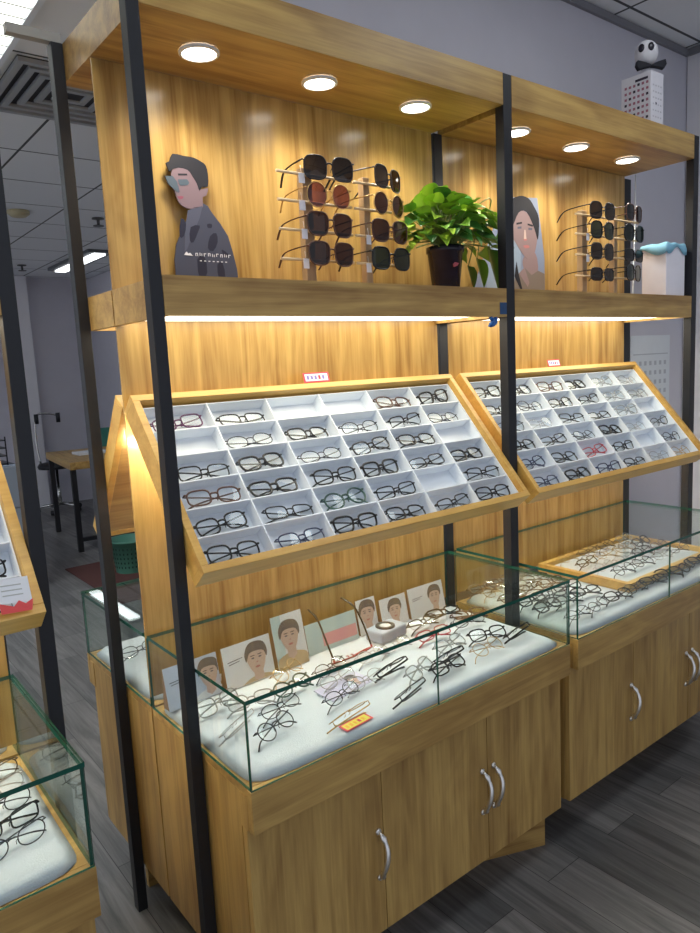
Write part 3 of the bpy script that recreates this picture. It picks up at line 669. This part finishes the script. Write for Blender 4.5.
# ---------------------------------------------------------------- on the shelf: cut-out standee
J = dict(
 jacket=[(.1556,1.697),(.1548,1.7858),(.162,1.8217),(.1811,1.8585),(.1953,1.8844),(.2043,1.9082),(.2205,1.9186),(.2417,1.9278),(.2556,1.9219),(.2648,1.9083),(.2878,1.881),(.3069,1.8529),(.3169,1.8163),(.3265,1.7716),(.3297,1.697)],
 face=[(.1702,1.9991),(.2004,2.008),(.2194,1.9981),(.2372,1.9701),(.2403,1.9598),(.2593,1.9654),(.2536,1.9469),(.2429,1.9422),(.2393,1.924),(.22,1.9132),(.1997,1.9114),(.1825,1.9186),(.1739,1.9318),(.1696,1.9488),(.163,1.962),(.1633,1.9862)],
 hair=[(.1534,2.0125),(.1622,2.017),(.1715,2.0347),(.1987,2.0339),(.2265,2.0331),(.2461,2.0261),(.2577,2.0187),(.2621,1.9979),(.2596,1.969),(.243,1.9672),(.2359,1.9558),(.2293,1.9728),(.2186,1.9892),(.2078,2.002),(.1843,2.0043),(.1683,1.9989),(.16,1.9927),(.1537,2.0074)],
 lens=[(.1474,1.9809),(.1669,1.9832),(.1774,1.9705),(.1797,1.9533),(.1752,1.9459),(.1643,1.9552),(.1536,1.9644)],
 lens2=[(.1799,1.977),(.2038,1.9798),(.2099,1.9724),(.2046,1.9665),(.1865,1.9628),(.181,1.9674)],
 mouth=[(.1752,1.9371),(.191,1.9388),(.1877,1.9324),(.1797,1.9313)],
 lapel=[(.1993,1.906),(.2202,1.915),(.241,1.9205),(.2303,1.8909),(.206,1.846),(.1913,1.8164),(.182,1.8015),(.1891,1.859)],
 blot1=[(.2556,1.8494),(.2731,1.8579),(.2755,1.8361),(.2609,1.8131),(.2468,1.8196)], blot2=[(.2497,1.878),(.2623,1.879),(.2615,1.8699),(.251,1.8691)],
 blot3=[(.2039,1.8673),(.2287,1.8728),(.2233,1.858),(.2088,1.8318),(.199,1.8347)], blot4=[(.2868,1.8183),(.3032,1.8081),(.2982,1.8003),(.2862,1.8108)],
 blot5=[(.1797,1.8866),(.1924,1.8735),(.1838,1.8444),(.1719,1.8436)], blot6=[(.215,1.79),(.235,1.80),(.24,1.76),(.22,1.735)], blot7=[(.27,1.78),(.285,1.785),(.29,1.75),(.272,1.745)])
bm = bmesh.new(); e = .0003; y = .262
JM = [mat('printed_grey_blue_jacket', (.06, .065, .10), .45), mat('printed_cool_skin', (.22, .15, .17), .45), mat('printed_black_hair', (.008, .008, .015), .65), mat('printed_smoke_lens', (.09, .12, .15), .4), mat('printed_lip_red', (.3, .08, .12), .5), mat('printed_light_lapel', (.09, .095, .14), .45), mat('printed_dark_patch', (.015, .015, .035), .5), mat('printed_white_mark', (.8, .8, .85), .5)]
plate(bm, J['jacket'], y-e, y+.003, 0); plate(bm, smooth_loop(J['face'], 2), y-e*2, y+.003, 1); plate(bm, smooth_loop(J['hair'], 2), y-e*3, y+.0031, 2)
# neck and collar
plate(bm, [(.2005, 1.925), (.243, 1.945), (.2417, 1.918), (.2205, 1.912)], y-e*1.5, y-e, 1)
plate(bm, J['lapel'], y-e*2, y-e, 5)
for k in range(1, 8): plate(bm, smooth_loop(J['blot%d' % k], 2), y-e*3, y-e*2, 6)
plate(bm, J['lens'], y-e*4, y+.003, 3); plate(bm, J['lens2'], y-e*4, y-e*3, 3); plate(bm, smooth_loop(J['mouth'], 2), y-e*3, y-e*2, 4)
plate(bm, [(.181, 1.9905), (.205, 1.993), (.206, 1.989), (.182, 1.986)], y-e*3, y-e*2, 2)
plate(bm, [(.172, 1.962), (.178, 1.945), (.182, 1.948), (.180, 1.962)], y-e*2.6, y-e*2, 5)
# white mark and two short lines of lettering too small to read
plate(bm, [(.180, 1.7995), (.187, 1.808), (.192, 1.8035), (.197, 1.8055), (.203, 1.7985)], y-e*5, y-e*3, 7)
for k in range(9):
    a = .211+.0115*k; b = 1.7985+.001*(k % 2)
    plate(bm, [(a, b), (a+.0016, b), (a+.0016, b+.0075), (a, b+.0075)], y-e*5, y-e*3, 7)
    if k % 3 != 1: plate(bm, [(a+.0016, b+.0059), (a+.0065, b+.0059), (a+.0065, b+.0075), (a+.0016, b+.0075)], y-e*5, y-e*3, 7)
    if k % 3 != 2: plate(bm, [(a+.0050, b), (a+.0065, b), (a+.0065, b+.0059), (a+.0050, b+.0059)], y-e*5, y-e*3, 7)
for k in range(7): a = .222+.0118*k; plate(bm, [(a, 1.7865), (a+.005, 1.7865), (a+.005, 1.7885), (a, 1.7885)], y-e*5, y-e*3, 7)
for o_ in [obj('cutout_standee', bm, JM)]: tag(o_, 'cardboard cut-out of a person in a grey patterned jacket wearing glasses', 'cutout figure')

# face portrait poster beside the middle post
bm = bmesh.new(); y = .240
QM = [mat('poster_blue_grey', (.24, .28, .38), .45), SKIN, mat('poster_black_hair', (.006, .006, .012), .7), mat('poster_shirt', (.20, .16, .13), .5), PRINT, LIP, mat('poster_pale_blue', (.30, .38, .48), .5), mat('poster_skin_light', (.29, .20, .20), .5)]
plate(bm, [(1.200, 1.697), (1.214, 1.76), (1.372, 2.052), (1.552, 2.066), (1.590, 1.86), (1.5915, 1.697)], y, y+.003, 0)
plate(bm, [(1.272, 1.80), (1.36, 1.99), (1.46, 2.0), (1.45, 1.75), (1.27, 1.70)], y-e, y, 6)
plate(bm, smooth_loop([(1.4712,1.8576),(1.5371,1.8744),(1.5506,1.8077),(1.5132,1.7883),(1.4703,1.8178)], 3), y-2*e, y-e, 7)
plate(bm, smooth_loop([(1.4051,2.005),(1.4679,2.0166),(1.5175,1.9926),(1.5458,1.9418),(1.5412,1.897),(1.522,1.8602),(1.4927,1.8521),(1.4574,1.8744),(1.4235,1.9079),(1.4001,1.9328),(1.3966,1.9841)], 3), y-3*e, y-2*e, 7)
plate(bm, smooth_loop([(1.390,2.030),(1.4479,2.062),(1.4993,2.060),(1.5316,2.0348),(1.5585,1.9954),(1.5514,1.9227),(1.5322,1.9594),(1.4899,2.0121),(1.4457,2.0069),(1.4142,1.9612),(1.388,1.945)], 3), y-4*e, y-3*e, 2)
plate(bm, [(1.4198,1.7851),(1.474,1.8224),(1.5134,1.7973),(1.5507,1.8144),(1.5882,1.8046),(1.5905,1.699),(1.405,1.699)], y-3*e, y-2*e, 3)
plate(bm, [(1.443, 1.80), (1.474, 1.8224), (1.50, 1.77), (1.49, 1.755)], y-4*e, y-3*e, 7)
for q in ([(1.4383,1.958),(1.4595,1.9618),(1.4593,1.954),(1.4395,1.9516)], [(1.4987,1.9596),(1.5205,1.9599),(1.5181,1.9531),(1.4986,1.9525)]): plate(bm, q, y-4*e, y-3*e, 4)
for q in ([(1.432,1.971),(1.463,1.977),(1.463,1.971),(1.434,1.965)], [(1.494,1.974),(1.524,1.971),(1.523,1.965),(1.495,1.968)]): plate(bm, q, y-4*e, y-3*e, 2)
plate(bm, [(1.476,1.951),(1.482,1.951),(1.487,1.918),(1.472,1.917)], y-3.5*e, y-3*e, 1); plate(bm, [(1.470,1.920),(1.491,1.921),(1.487,1.915),(1.474,1.914)], y-4*e, y-3.5*e, 5)
plate(bm, smooth_loop([(1.4686,1.897),(1.4974,1.8996),(1.5023,1.8924),(1.4791,1.8888)], 2), y-4*e, y-3*e, 5)
plate(bm, [(1.418, 1.79), (1.43, 1.84), (1.44, 1.80), (1.46, 1.745), (1.452, 1.742)], y-4.5*e, y-3*e, 2)
tag(obj('portrait_poster', bm, QM), 'tall portrait poster of a dark haired face leaning behind the middle post', 'poster')

# ---------------------------------------------------------------- sunglasses racks
RW = wood('pale_rack_wood', 2, (.30, .19, .10), (.46, .31, .17)); RODW = wood('pale_rod_wood', 0, (.55, .40, .22), (.72, .56, .34))
def srack(x, cols, levels, label, rod_l, posts):
    t = thing('sunglasses_rack', label, 'display rack', (x, .125, 1.6955), group='wooden sunglasses racks')
    bm = bmesh.new(); box(bm, posts[0]-.05-x, posts[-1]+.06-x, -.045, .06, 0, .012); obj('base', bm, RW, t, bevel=.002)
    for p, w_ in zip(posts, (.030, .022)):
        q = boxobj('upright', (p-w_/2-x, p+w_/2-x, -.012, .010, .012, levels[0]-1.6955+.010), RW, t, bevel=.0015)
    for k, p in enumerate(posts):
        for z in levels:
            bm = bmesh.new(); a, b = rod_l[k]; tube(bm, [(a-x, -.019, z-1.6955-.008), (b-x, -.019, z-1.6955-.008)], .0038, seg=8); obj('rod', bm, RODW, t)
def style_sun(key, desc, kind, w, h, br, r, fm, lm): STY[key, 'open'] = glasses_meshes(key, kind, w, h, br, r, fm, lm, state='open'); STY[key] = desc
style_sun('s_black', 'dark grey', 'square', 0.060, 0.057, .017, .0018, FBL, SD)
style_sun('s_wine', 'wine red', 'oval', 0.054, 0.059, .018, .0013, FO, SPK)
style_sun('s_brown', 'brown', 'wayfarer', 0.060, 0.057, .017, .0020, FT, SBR)
style_sun('s_brown2', 'rounded brown', 'round', 0.056, 0.057, .018, .0015, FO, SBR)
style_sun('s_green', 'green tinted black', 'square', 0.059, 0.057, .018, .0024, FB, SGN)
style_sun('s_slim', 'slim rectangular black', 'rect', 0.062, 0.043, .016, .0020, FB, SD)
LV1 = (1.992, 1.926, 1.857, 1.786)
TAGM = mat('white_price_tag', (.85, .83, .88), .5)
def hang(key, x, z, yaw, label, group, tagged=True):
    m = Matrix.Translation((x, .070, z-.030)) @ Matrix.Rotation(math.radians(yaw), 4, 'Z')
    t = glasses(key, 'open', m, label, group, name='sunglasses', cat='sunglasses')
    if tagged:
        bm = bmesh.new(); box(bm, -.079, -.062, .016, .0168, -.006, .018); tube(bm, [(-.071, .0164, .018), (-.0735, .0164, .036)], .0005, seg=4); obj('price_tag', bm, TAGM, t)
srack(.55, None, LV1, 'wooden rack of eight sunglasses between the cut-out and the plant', [(.362, .590), (.600, .730)], (.457, .650))
G1 = 'sunglasses on the near rack'
for i, (k, yaw) in enumerate((('s_black', -8), ('s_wine', -4), ('s_brown', 0), ('s_brown', 0))):
    hang(k, .493 if i else .497, LV1[i]+.004, yaw, '%s sunglasses, %s from top in the near rack column by the cut-out' % (STY[k], ORD[i]), G1)
for i, (k, yaw) in enumerate((('s_black', 20), ('s_brown2', 12), ('s_brown', 6), ('s_green', 2))):
    hang(k, .694, LV1[i]+.002, yaw, '%s sunglasses, %s from top in the near rack column by the plant' % (STY[k], ORD[i]), G1, tagged=i > 1)
srack(1.76, None, (1.998, 1.932, 1.862, 1.790), 'wooden rack of sunglasses between the face portrait and white box', [(1.585, 1.775), (1.80, 1.99)], (1.650, 1.848))
G2 = 'sunglasses on the far rack'
for i, (k, yaw) in enumerate((('s_black', -4), ('s_green', 0), ('s_black', 0), ('s_slim', 0))):
    hang(k, 1.699, (2.003, 1.936, 1.864, 1.792)[i], yaw, '%s sunglasses, %s from top in the far rack column by the portrait' % (STY[k], ORD[i]), G2, tagged=i in (1, 2))
for i, (k, yaw) in enumerate((('s_brown', 8), ('s_green', 2), ('s_slim', 4), ('s_green', 10))):
    hang(k, 1.905, (2.012, 1.940, 1.868, 1.798)[i], yaw, '%s sunglasses, %s from top in the far rack column by the box' % (STY[k], ORD[i]), G2, tagged=False)

# ---------------------------------------------------------------- potted plant
pt = thing('potted_plant', 'bushy green pothos in a dark plastic pot on the oak shelf', 'potted plant', (.95, .12, 1.6955))
bm = bmesh.new(); lathe(bm, [(.036, 0), (.038, .002), (.052, .128), (.056, .130), (.056, .146), (.050, .146), (.048, .125)], seg=32, cap=False); lathe(bm, [(.036, .0005), (.001, .0006)], seg=32, cap=False)
plate(bm, [(-.018, .082), (-.004, .086), (.004, .094), (-.012, .096), (-.020, .090)], -.0512, -.0490, 1)
obj('pot', bm, [noisy(mat('dark_plum_pot', (.018, .014, .03), .25), 30, .5), mat('pot_red_mark', (.6, .12, .15), .4)], pt)
bm = bmesh.new(); lathe(bm, [(.048, .120), (.02, .124), (.001, .126)], seg=24, cap=False); obj('soil', bm, noisy(mat('dark_soil', (.04, .025, .015), .95), 200, .5), pt)
rnd = random.Random(21)
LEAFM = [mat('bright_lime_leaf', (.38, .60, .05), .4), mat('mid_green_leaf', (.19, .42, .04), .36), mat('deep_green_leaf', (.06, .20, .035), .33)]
fol = bmesh.new(); stm = bmesh.new()
def leaf(base, d, size, droop, mi, roll=0):
    d = Vector(d).normalized(); side = d.cross(Vector((0, 0, 1))); side = side.normalized() if side.length > .1 else Vector((1, 0, 0))
    side = Matrix.Rotation(roll, 3, d) @ side; up = side.cross(d).normalized(); n = 8; rows = []
    for i in range(n+1):
        t = i/n; wd = size*.43*(math.sin(PI*t**.62)**.85 if 0 < t < 1 else 0); c = Vector(base)+d*size*t-Vector((0, 0, 1))*droop*size*t*t
        back = -d*(size*.08)*(1 if i == 1 else 0)
        rows.append([fol.verts.new(c+side*wd*s+up*(abs(s)*wd*.35)+(back if abs(s) == 1 else Vector())) for s in (-1, -.5, 0, .5, 1)])
    for a, b in zip(rows, rows[1:]):
        for j in range(4):
            try: f = fol.faces.new((a[j], a[j+1], b[j+1], b[j])); f.smooth = True; f.material_index = mi
            except ValueError: pass
for i in range(190):
    a = rnd.uniform(0, 2*PI); el = rnd.uniform(-.1, 1.35); R_ = rnd.uniform(.5, 1)
    p = Vector((math.cos(a)*math.cos(el)*.155*R_, math.sin(a)*math.cos(el)*.105*R_, .165+math.sin(el)*.135*R_))
    p.x += .012 + .06*max(0, math.cos(a))*R_
    if p.y > .105: p.y = .105
    if p.x > .06 and p.y < -.03: p.y = -.03
    root = Vector((rnd.uniform(-.02, .02), rnd.uniform(-.02, .02), .125))
    tube(stm, [root, root.lerp(p, .5)+Vector((0, 0, .02)), p], .0013, seg=5)
    d = Vector((p.x*1.0, p.y*.8-.05, (p.z-.19)*.8+rnd.uniform(-.02, .05)))+Vector((rnd.uniform(-.05, .05), rnd.uniform(-.05, .03), 0))
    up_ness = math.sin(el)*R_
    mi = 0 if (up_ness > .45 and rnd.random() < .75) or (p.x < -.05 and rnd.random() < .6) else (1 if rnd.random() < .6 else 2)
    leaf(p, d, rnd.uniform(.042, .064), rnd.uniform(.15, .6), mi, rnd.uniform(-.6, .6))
# long trailing stems towards the middle post
for k, (ex, ez, sz, mi) in enumerate(((.235, .235, .075, 1), (.215, .150, .105, 2), (.170, .120, .075, 1), (.24, .27, .07, 0), (.15, .10, .06, 2))):
    p = Vector((ex-.03, -.022+.01*k, ez)); tube(stm, smooth_path([(0.01, 0, .125), (.07, -.01, .20+.01*k), (ex*.75, -.02, max(ez+.03, .2)), tuple(p)]), .0017, seg=6)
    leaf(p, (.45, .12, -.75 if k in (1, 2, 4) else -.2), sz, .3, mi, .6)
tube(stm, smooth_path([(0, 0, .125), (-.06, -.03, .145), (-.12, -.05, .140), (-.175, -.06, .125)]), .0018, seg=6)
bmesh.ops.recalc_face_normals(stm, faces=stm.faces[:])
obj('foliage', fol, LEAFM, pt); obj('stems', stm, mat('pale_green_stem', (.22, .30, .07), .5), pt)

# blue tape and clip near the middle post
BT = noisy(mat('blue_tape', (.015, .06, .16), .45), 200, .3)
tag(boxobj('tape', (1.048, 1.078, -.0016, -.0004, 1.638, 1.672), BT), 'square of dark blue tape on the shelf edge beside the middle post', 'tape')
bm = bmesh.new(); tube(bm, smooth_path([(1.01, .004, 1.6295), (1.02, .003, 1.618), (1.005, .002, 1.606), (1.03, .004, 1.612), (1.035, .006, 1.6295)]), .006, seg=8)
tag(obj('ribbon_scrap', bm, mat('blue_ribbon', (.01, .10, .35), .5)), 'small crumpled bright blue ribbon hanging under the shelf edge', 'ribbon')

# white box draped with a blue cloth
wb = boxobj('paper_box', (2.040, 2.180, .020, .118, 1.696, 1.905), noisy(mat('white_card_box', (.86, .83, .88), .6), 20, .05), bevel=.002); tag(wb, 'white cardboard box under a blue cloth at the end of the shelf', 'box')
bm = bmesh.new(); nx, ny = 20, 16; g = []
for j in range(ny+1):
    row = []
    for i in range(nx+1):
        u, v = i/nx, j/ny; x = 2.021+u*.174; y = .002+v*.136; z = 1.9085
        ox = max(2.038-x, x-2.182, 0); oy = max(.018-y, y-.120, 0); dr = max(ox, oy)
        z -= dr*(1.6+.9*math.sin(9*u+5*v)); z += .002*math.sin(17*u)*math.sin(13*v)
        row.append(bm.verts.new((min(max(x, 2.0355-ox*.1), 2.1825), min(max(y, .0165), .1215), z)))
    g.append(row)
for j in range(ny):
    for i in range(nx): bm.faces.new((g[j][i], g[j][i+1], g[j+1][i+1], g[j+1][i])).smooth = True
o = obj('cleaning_cloth', bm, noisy(mat('sky_blue_microfibre', (.25, .52, .68), .9), 300, .08)); s = o.modifiers.new('thick', 'SOLIDIFY'); s.thickness = .0025; s.offset = 1
tag(o, 'crumpled sky blue cloth draped over the white box', 'cloth')

# calendar box with a bow and a white head, on the top board
cb = thing('calendar_figure', 'white calendar box with a round eyed head and black bow on top board', 'calendar', (1.90, .010, 2.3130))
boxobj('box', (0, .085, 0, .115, 0, .175), noisy(mat('white_card', (.66, .64, .68), .6), 30, .05), cb, bevel=.002)
bm = bmesh.new()
for r in range(7):
    for c_ in range(6):
        y = .010+c_*.0165; z = .018+r*.0195
        box(bm, -.0012, -.0002, y, y+.0085, z, z+.0085, 0 if (r+c_) % 4 else 1)
for r in range(6):
    for c_ in range(4):
        x = .012+c_*.017; z = .02+r*.021
        box(bm, x, x+.007, -.0012, -.0002, z, z+.005, 2)
box(bm, .030, .037, -.0014, -.0002, .064, .071, 1); box(bm, -.0014, -.0002, .012, .060, .150, .158, 1)
obj('date_grid', bm, [mat('calendar_rose', (.35, .13, .18), .6), mat('calendar_black', (.03, .02, .04), .6), mat('calendar_grey', (.48, .46, .50), .6)], cb)
bm = bmesh.new()
for s in (-1, 1):
    pts = [(0, -s*.001), (.0, s*.0)]
    v = [(0, .003), (s*.022, .012), (s*.05, .019), (s*.054, .002), (s*.045, -.013), (s*.02, -.006), (0, -.003)]
    plate(bm, v, -.010, .010, 0)
ob = obj('bow', bm, mat('black_satin', (.008, .008, .014), .8), cb, (.035, .022, .200), bevel=.002); ob.rotation_euler = (0, 0, math.radians(-38))
bm = bmesh.new(); bmesh.ops.create_uvsphere(bm, u_segments=28, v_segments=18, radius=1)
for v in bm.verts: v.co = Vector((v.co.x*.041, v.co.y*.040, v.co.z*.043+.252)) 
for f in bm.faces: f.smooth = True
hd = obj('head', bm, mat('white_felt', (.68, .67, .70), .8), cb, (.045, .045, 0))
bm = bmesh.new()
for a in (-126, -174):
    q = Matrix.Translation((.0400*math.cos(math.radians(a)), .0395*math.sin(math.radians(a)), .260)) @ Matrix.Rotation(math.radians(a), 4, 'Z') @ Matrix.Diagonal((.005, .011, .014, 1))
    bmesh.ops.create_uvsphere(bm, u_segments=16, v_segments=10, radius=1, matrix=q)
for f in bm.faces: f.smooth = True
obj('eyes', bm, mat('black_button', (.01, .008, .02), .2), hd)
bm = bmesh.new(); tube(bm, [(.045, .045, .174), (.045, .045, .222)], .016, seg=14); obj('neck', bm, mat('white_felt_neck', (.6, .59, .62), .8), cb)

# wall calendar behind the far stand
wc = thing('wall_calendar', 'pale wall calendar hanging behind the end of the far tray', 'wall calendar', (2.44, .399, 1.22))
boxobj('sheet', (0, .35, -.004, -.0005, 0, .36), noisy(mat('calendar_paper', (.66, .70, .74), .6), 20, .04), wc)
bm = bmesh.new()
for r in range(5):
    for c_ in range(7): x = .025+c_*.045; z = .04+r*.045; box(bm, x, x+.02, -.005, -.0041, z, z+.02, 1 if (r, c_) == (2, 1) else 0)
box(bm, .02, .33, -.005, -.0041, .27, .275, 0)
obj('date_grid', bm, [mat('calendar_grey_ink', (.42, .45, .50), .6), mat('calendar_red_ink', (.7, .2, .2), .6)], wc)
bm = bmesh.new(); tube(bm, smooth_path([(2.20, .24, 2.222), (2.19, .235, 2.10), (2.16, .22, 1.95), (2.12, .20, 1.85), (2.1, .19, 1.70)]), .0022, seg=6)
tag(obj('power_cable', bm, WHITE), 'thin white cable hanging from the header past the far sunglasses', 'cable')

# ---------------------------------------------------------------- things in the room behind
tb = thing('desk', 'oak topped desk on black legs beyond the passage', 'desk', (1.24, 4.90, 0), (0, 0, math.radians(-6)))
boxobj('desk_top', (-.03, .86, -.06, 1.12, .735, .80), WY, tb, bevel=.002)
for x, y in ((0.0, 0), (.80, 0), (0.0, 1.04), (.80, 1.04)): boxobj('leg', (x-.022, x+.022, y-.022, y+.022, 0, .7345), BLACK, tb)
boxobj('foot_rail', (.023, .777, -.018, .018, .09, .125), BLACK, tb)
tag(boxobj('magazine', (1.44, 1.72, 5.32, 5.55, .801, .822), noisy(mat('white_paper_stack', (.75, .77, .8), .6), 20, .05)), 'white papers stacked on the oak desk', 'papers')
gb = thing('waste_basket', 'perforated green basket on the floor behind the case', 'basket', (1.33, 3.95, 0))
bm = bmesh.new(); n = 36
lathe(bm, [(.12, 0), (.15, .24), (.158, .24), (.158, .255), (.145, .255), (.115, .01)], seg=n, cap=False); lathe(bm, [(.12, .001), (.001, .0011)], seg=n, cap=False); obj('body', bm, mat('dull_green_plastic', (.07, .22, .16), .5), gb)
bm = bmesh.new()
for r in range(5):
    for k in range(30):
        a = 2*PI*k/30; rr = .121+.03*(.05+r*.036)/.24+.0012; z = .05+r*.036
        q = Matrix.Rotation(a, 4, 'Z') @ Matrix.Translation((rr, 0, z)); vs = [bm.verts.new(q @ Vector(p)) for p in ((0, -.005, -.008), (0, .005, -.008), (.0015, .005, .008), (.0015, -.005, .008))]; bm.faces.new(vs)
obj('holes', bm, mat('dark_hole', (.01, .04, .03), .8), gb)
tag(boxobj('floor_mat', (.95, 1.75, 3.2, 4.4, .001, .008), noisy(mat('dark_red_mat', (.09, .03, .025), .9), 60, .2)), 'dark red mat under the green basket', 'mat')
for o_ in (gb,): o_.location.z = .0085
ch = thing('office_stool', 'black wheeled stool with raised arms near the far wall', 'stool', (1.70, 7.05, 0))
bm = bmesh.new(); lathe(bm, [(.05, .50), (.19, .51), (.20, .54), (.18, .57), (.05, .58)], seg=24); obj('seat', bm, BLACK, ch)
bm = bmesh.new(); lathe(bm, [(.025, .08), (.025, .30), (.016, .30), (.016, .505)], seg=12); obj('column', bm, STEEL, ch)
for k in range(5):
    a = 2*PI*k/5+.3; bm = bmesh.new(); tube(bm, [(0, 0, .10), (math.cos(a)*.24, math.sin(a)*.24, .07)], .016, seg=8); l_ = obj('leg', bm, STEEL, ch)
    bm = bmesh.new(); q = Matrix.Translation((math.cos(a)*.24, math.sin(a)*.24, .030)) @ Matrix.Rotation(a, 4, 'Z') @ Matrix.Rotation(PI/2, 4, 'X')
    bmesh.ops.create_cone(bm, cap_ends=True, segments=16, radius1=.029, radius2=.029, depth=.03, matrix=q); obj('caster', bm, BLACK, l_)
bm = bmesh.new(); tube(bm, smooth_path([(-.13, .12, .54), (-.15, .15, .8), (-.12, .16, 1.10), (0, .17, 1.13), (.12, .16, 1.10)]), .012, seg=8); obj('back_frame', bm, STEEL, ch)
for x in (-.12, .12): bm = bmesh.new(); tube(bm, [(x, .155, 1.02), (x, .155, 1.13)], .024, seg=8); obj('grip', bm, BLACK, ch)
gc = thing('plastic_chair', 'green plastic chair behind the oak desk', 'chair', (2.08, 6.25, 0))
GP = mat('teal_green_plastic', (.06, .26, .20), .45)
bm = bmesh.new(); box(bm, -.2, .2, -.2, .2, .44, .465); obj('seat', bm, GP, gc, bevel=.01)
bm = bmesh.new(); pts = smooth_loop([(-.18, .50), (-.19, .75), (-.17, .93), (0, .96), (.17, .93), (.19, .75), (.18, .50)], 3); plate(bm, pts, .19, .21, 0); obj('backrest', bm, GP, gc)
for x in (-.17, .17):
    bm = bmesh.new(); tube(bm, [(x, .185, 0), (x, .18, .44), (x, .19, .60)], .011, seg=8); obj('leg', bm, STEEL, gc)
    bm = bmesh.new(); tube(bm, [(x, -.18, 0), (x, -.17, .44)], .011, seg=8); obj('leg', bm, STEEL, gc)
fc = thing('filing_cabinet', 'grey filing cabinet behind the edge post', 'cabinet', (.10, 4.0, 0))
boxobj('body', (0, .50, 0, .45, 0, .93), noisy(mat('blue_grey_steel', (.20, .24, .30), .5), 20, .05), fc, bevel=.003)
for k in range(3):
    d = boxobj('drawer', (.01, .49, -.016, -.001, .03+.3*k, .32+.3*k), mat('drawer_grey_steel', (.24, .28, .33), .5), fc, bevel=.002)
    boxobj('handle', (.19, .31, -.03, -.0165, .20+.3*k, .215+.3*k), STEEL, d)
tg = thing('paper_tray', 'stack of dark letter trays on the grey filing cabinet', 'paper trays', (.15, 4.05, .931))
for k in range(4):
    boxobj('shelf_tray', (0, .40, 0, .32, .005+.055*k, .012+.055*k), FBL, tg)
for x in (0, .392):
    for y in (0, .312): boxobj('leg', (x, x+.008, y, y+.008, 0, .20), FBL, tg)
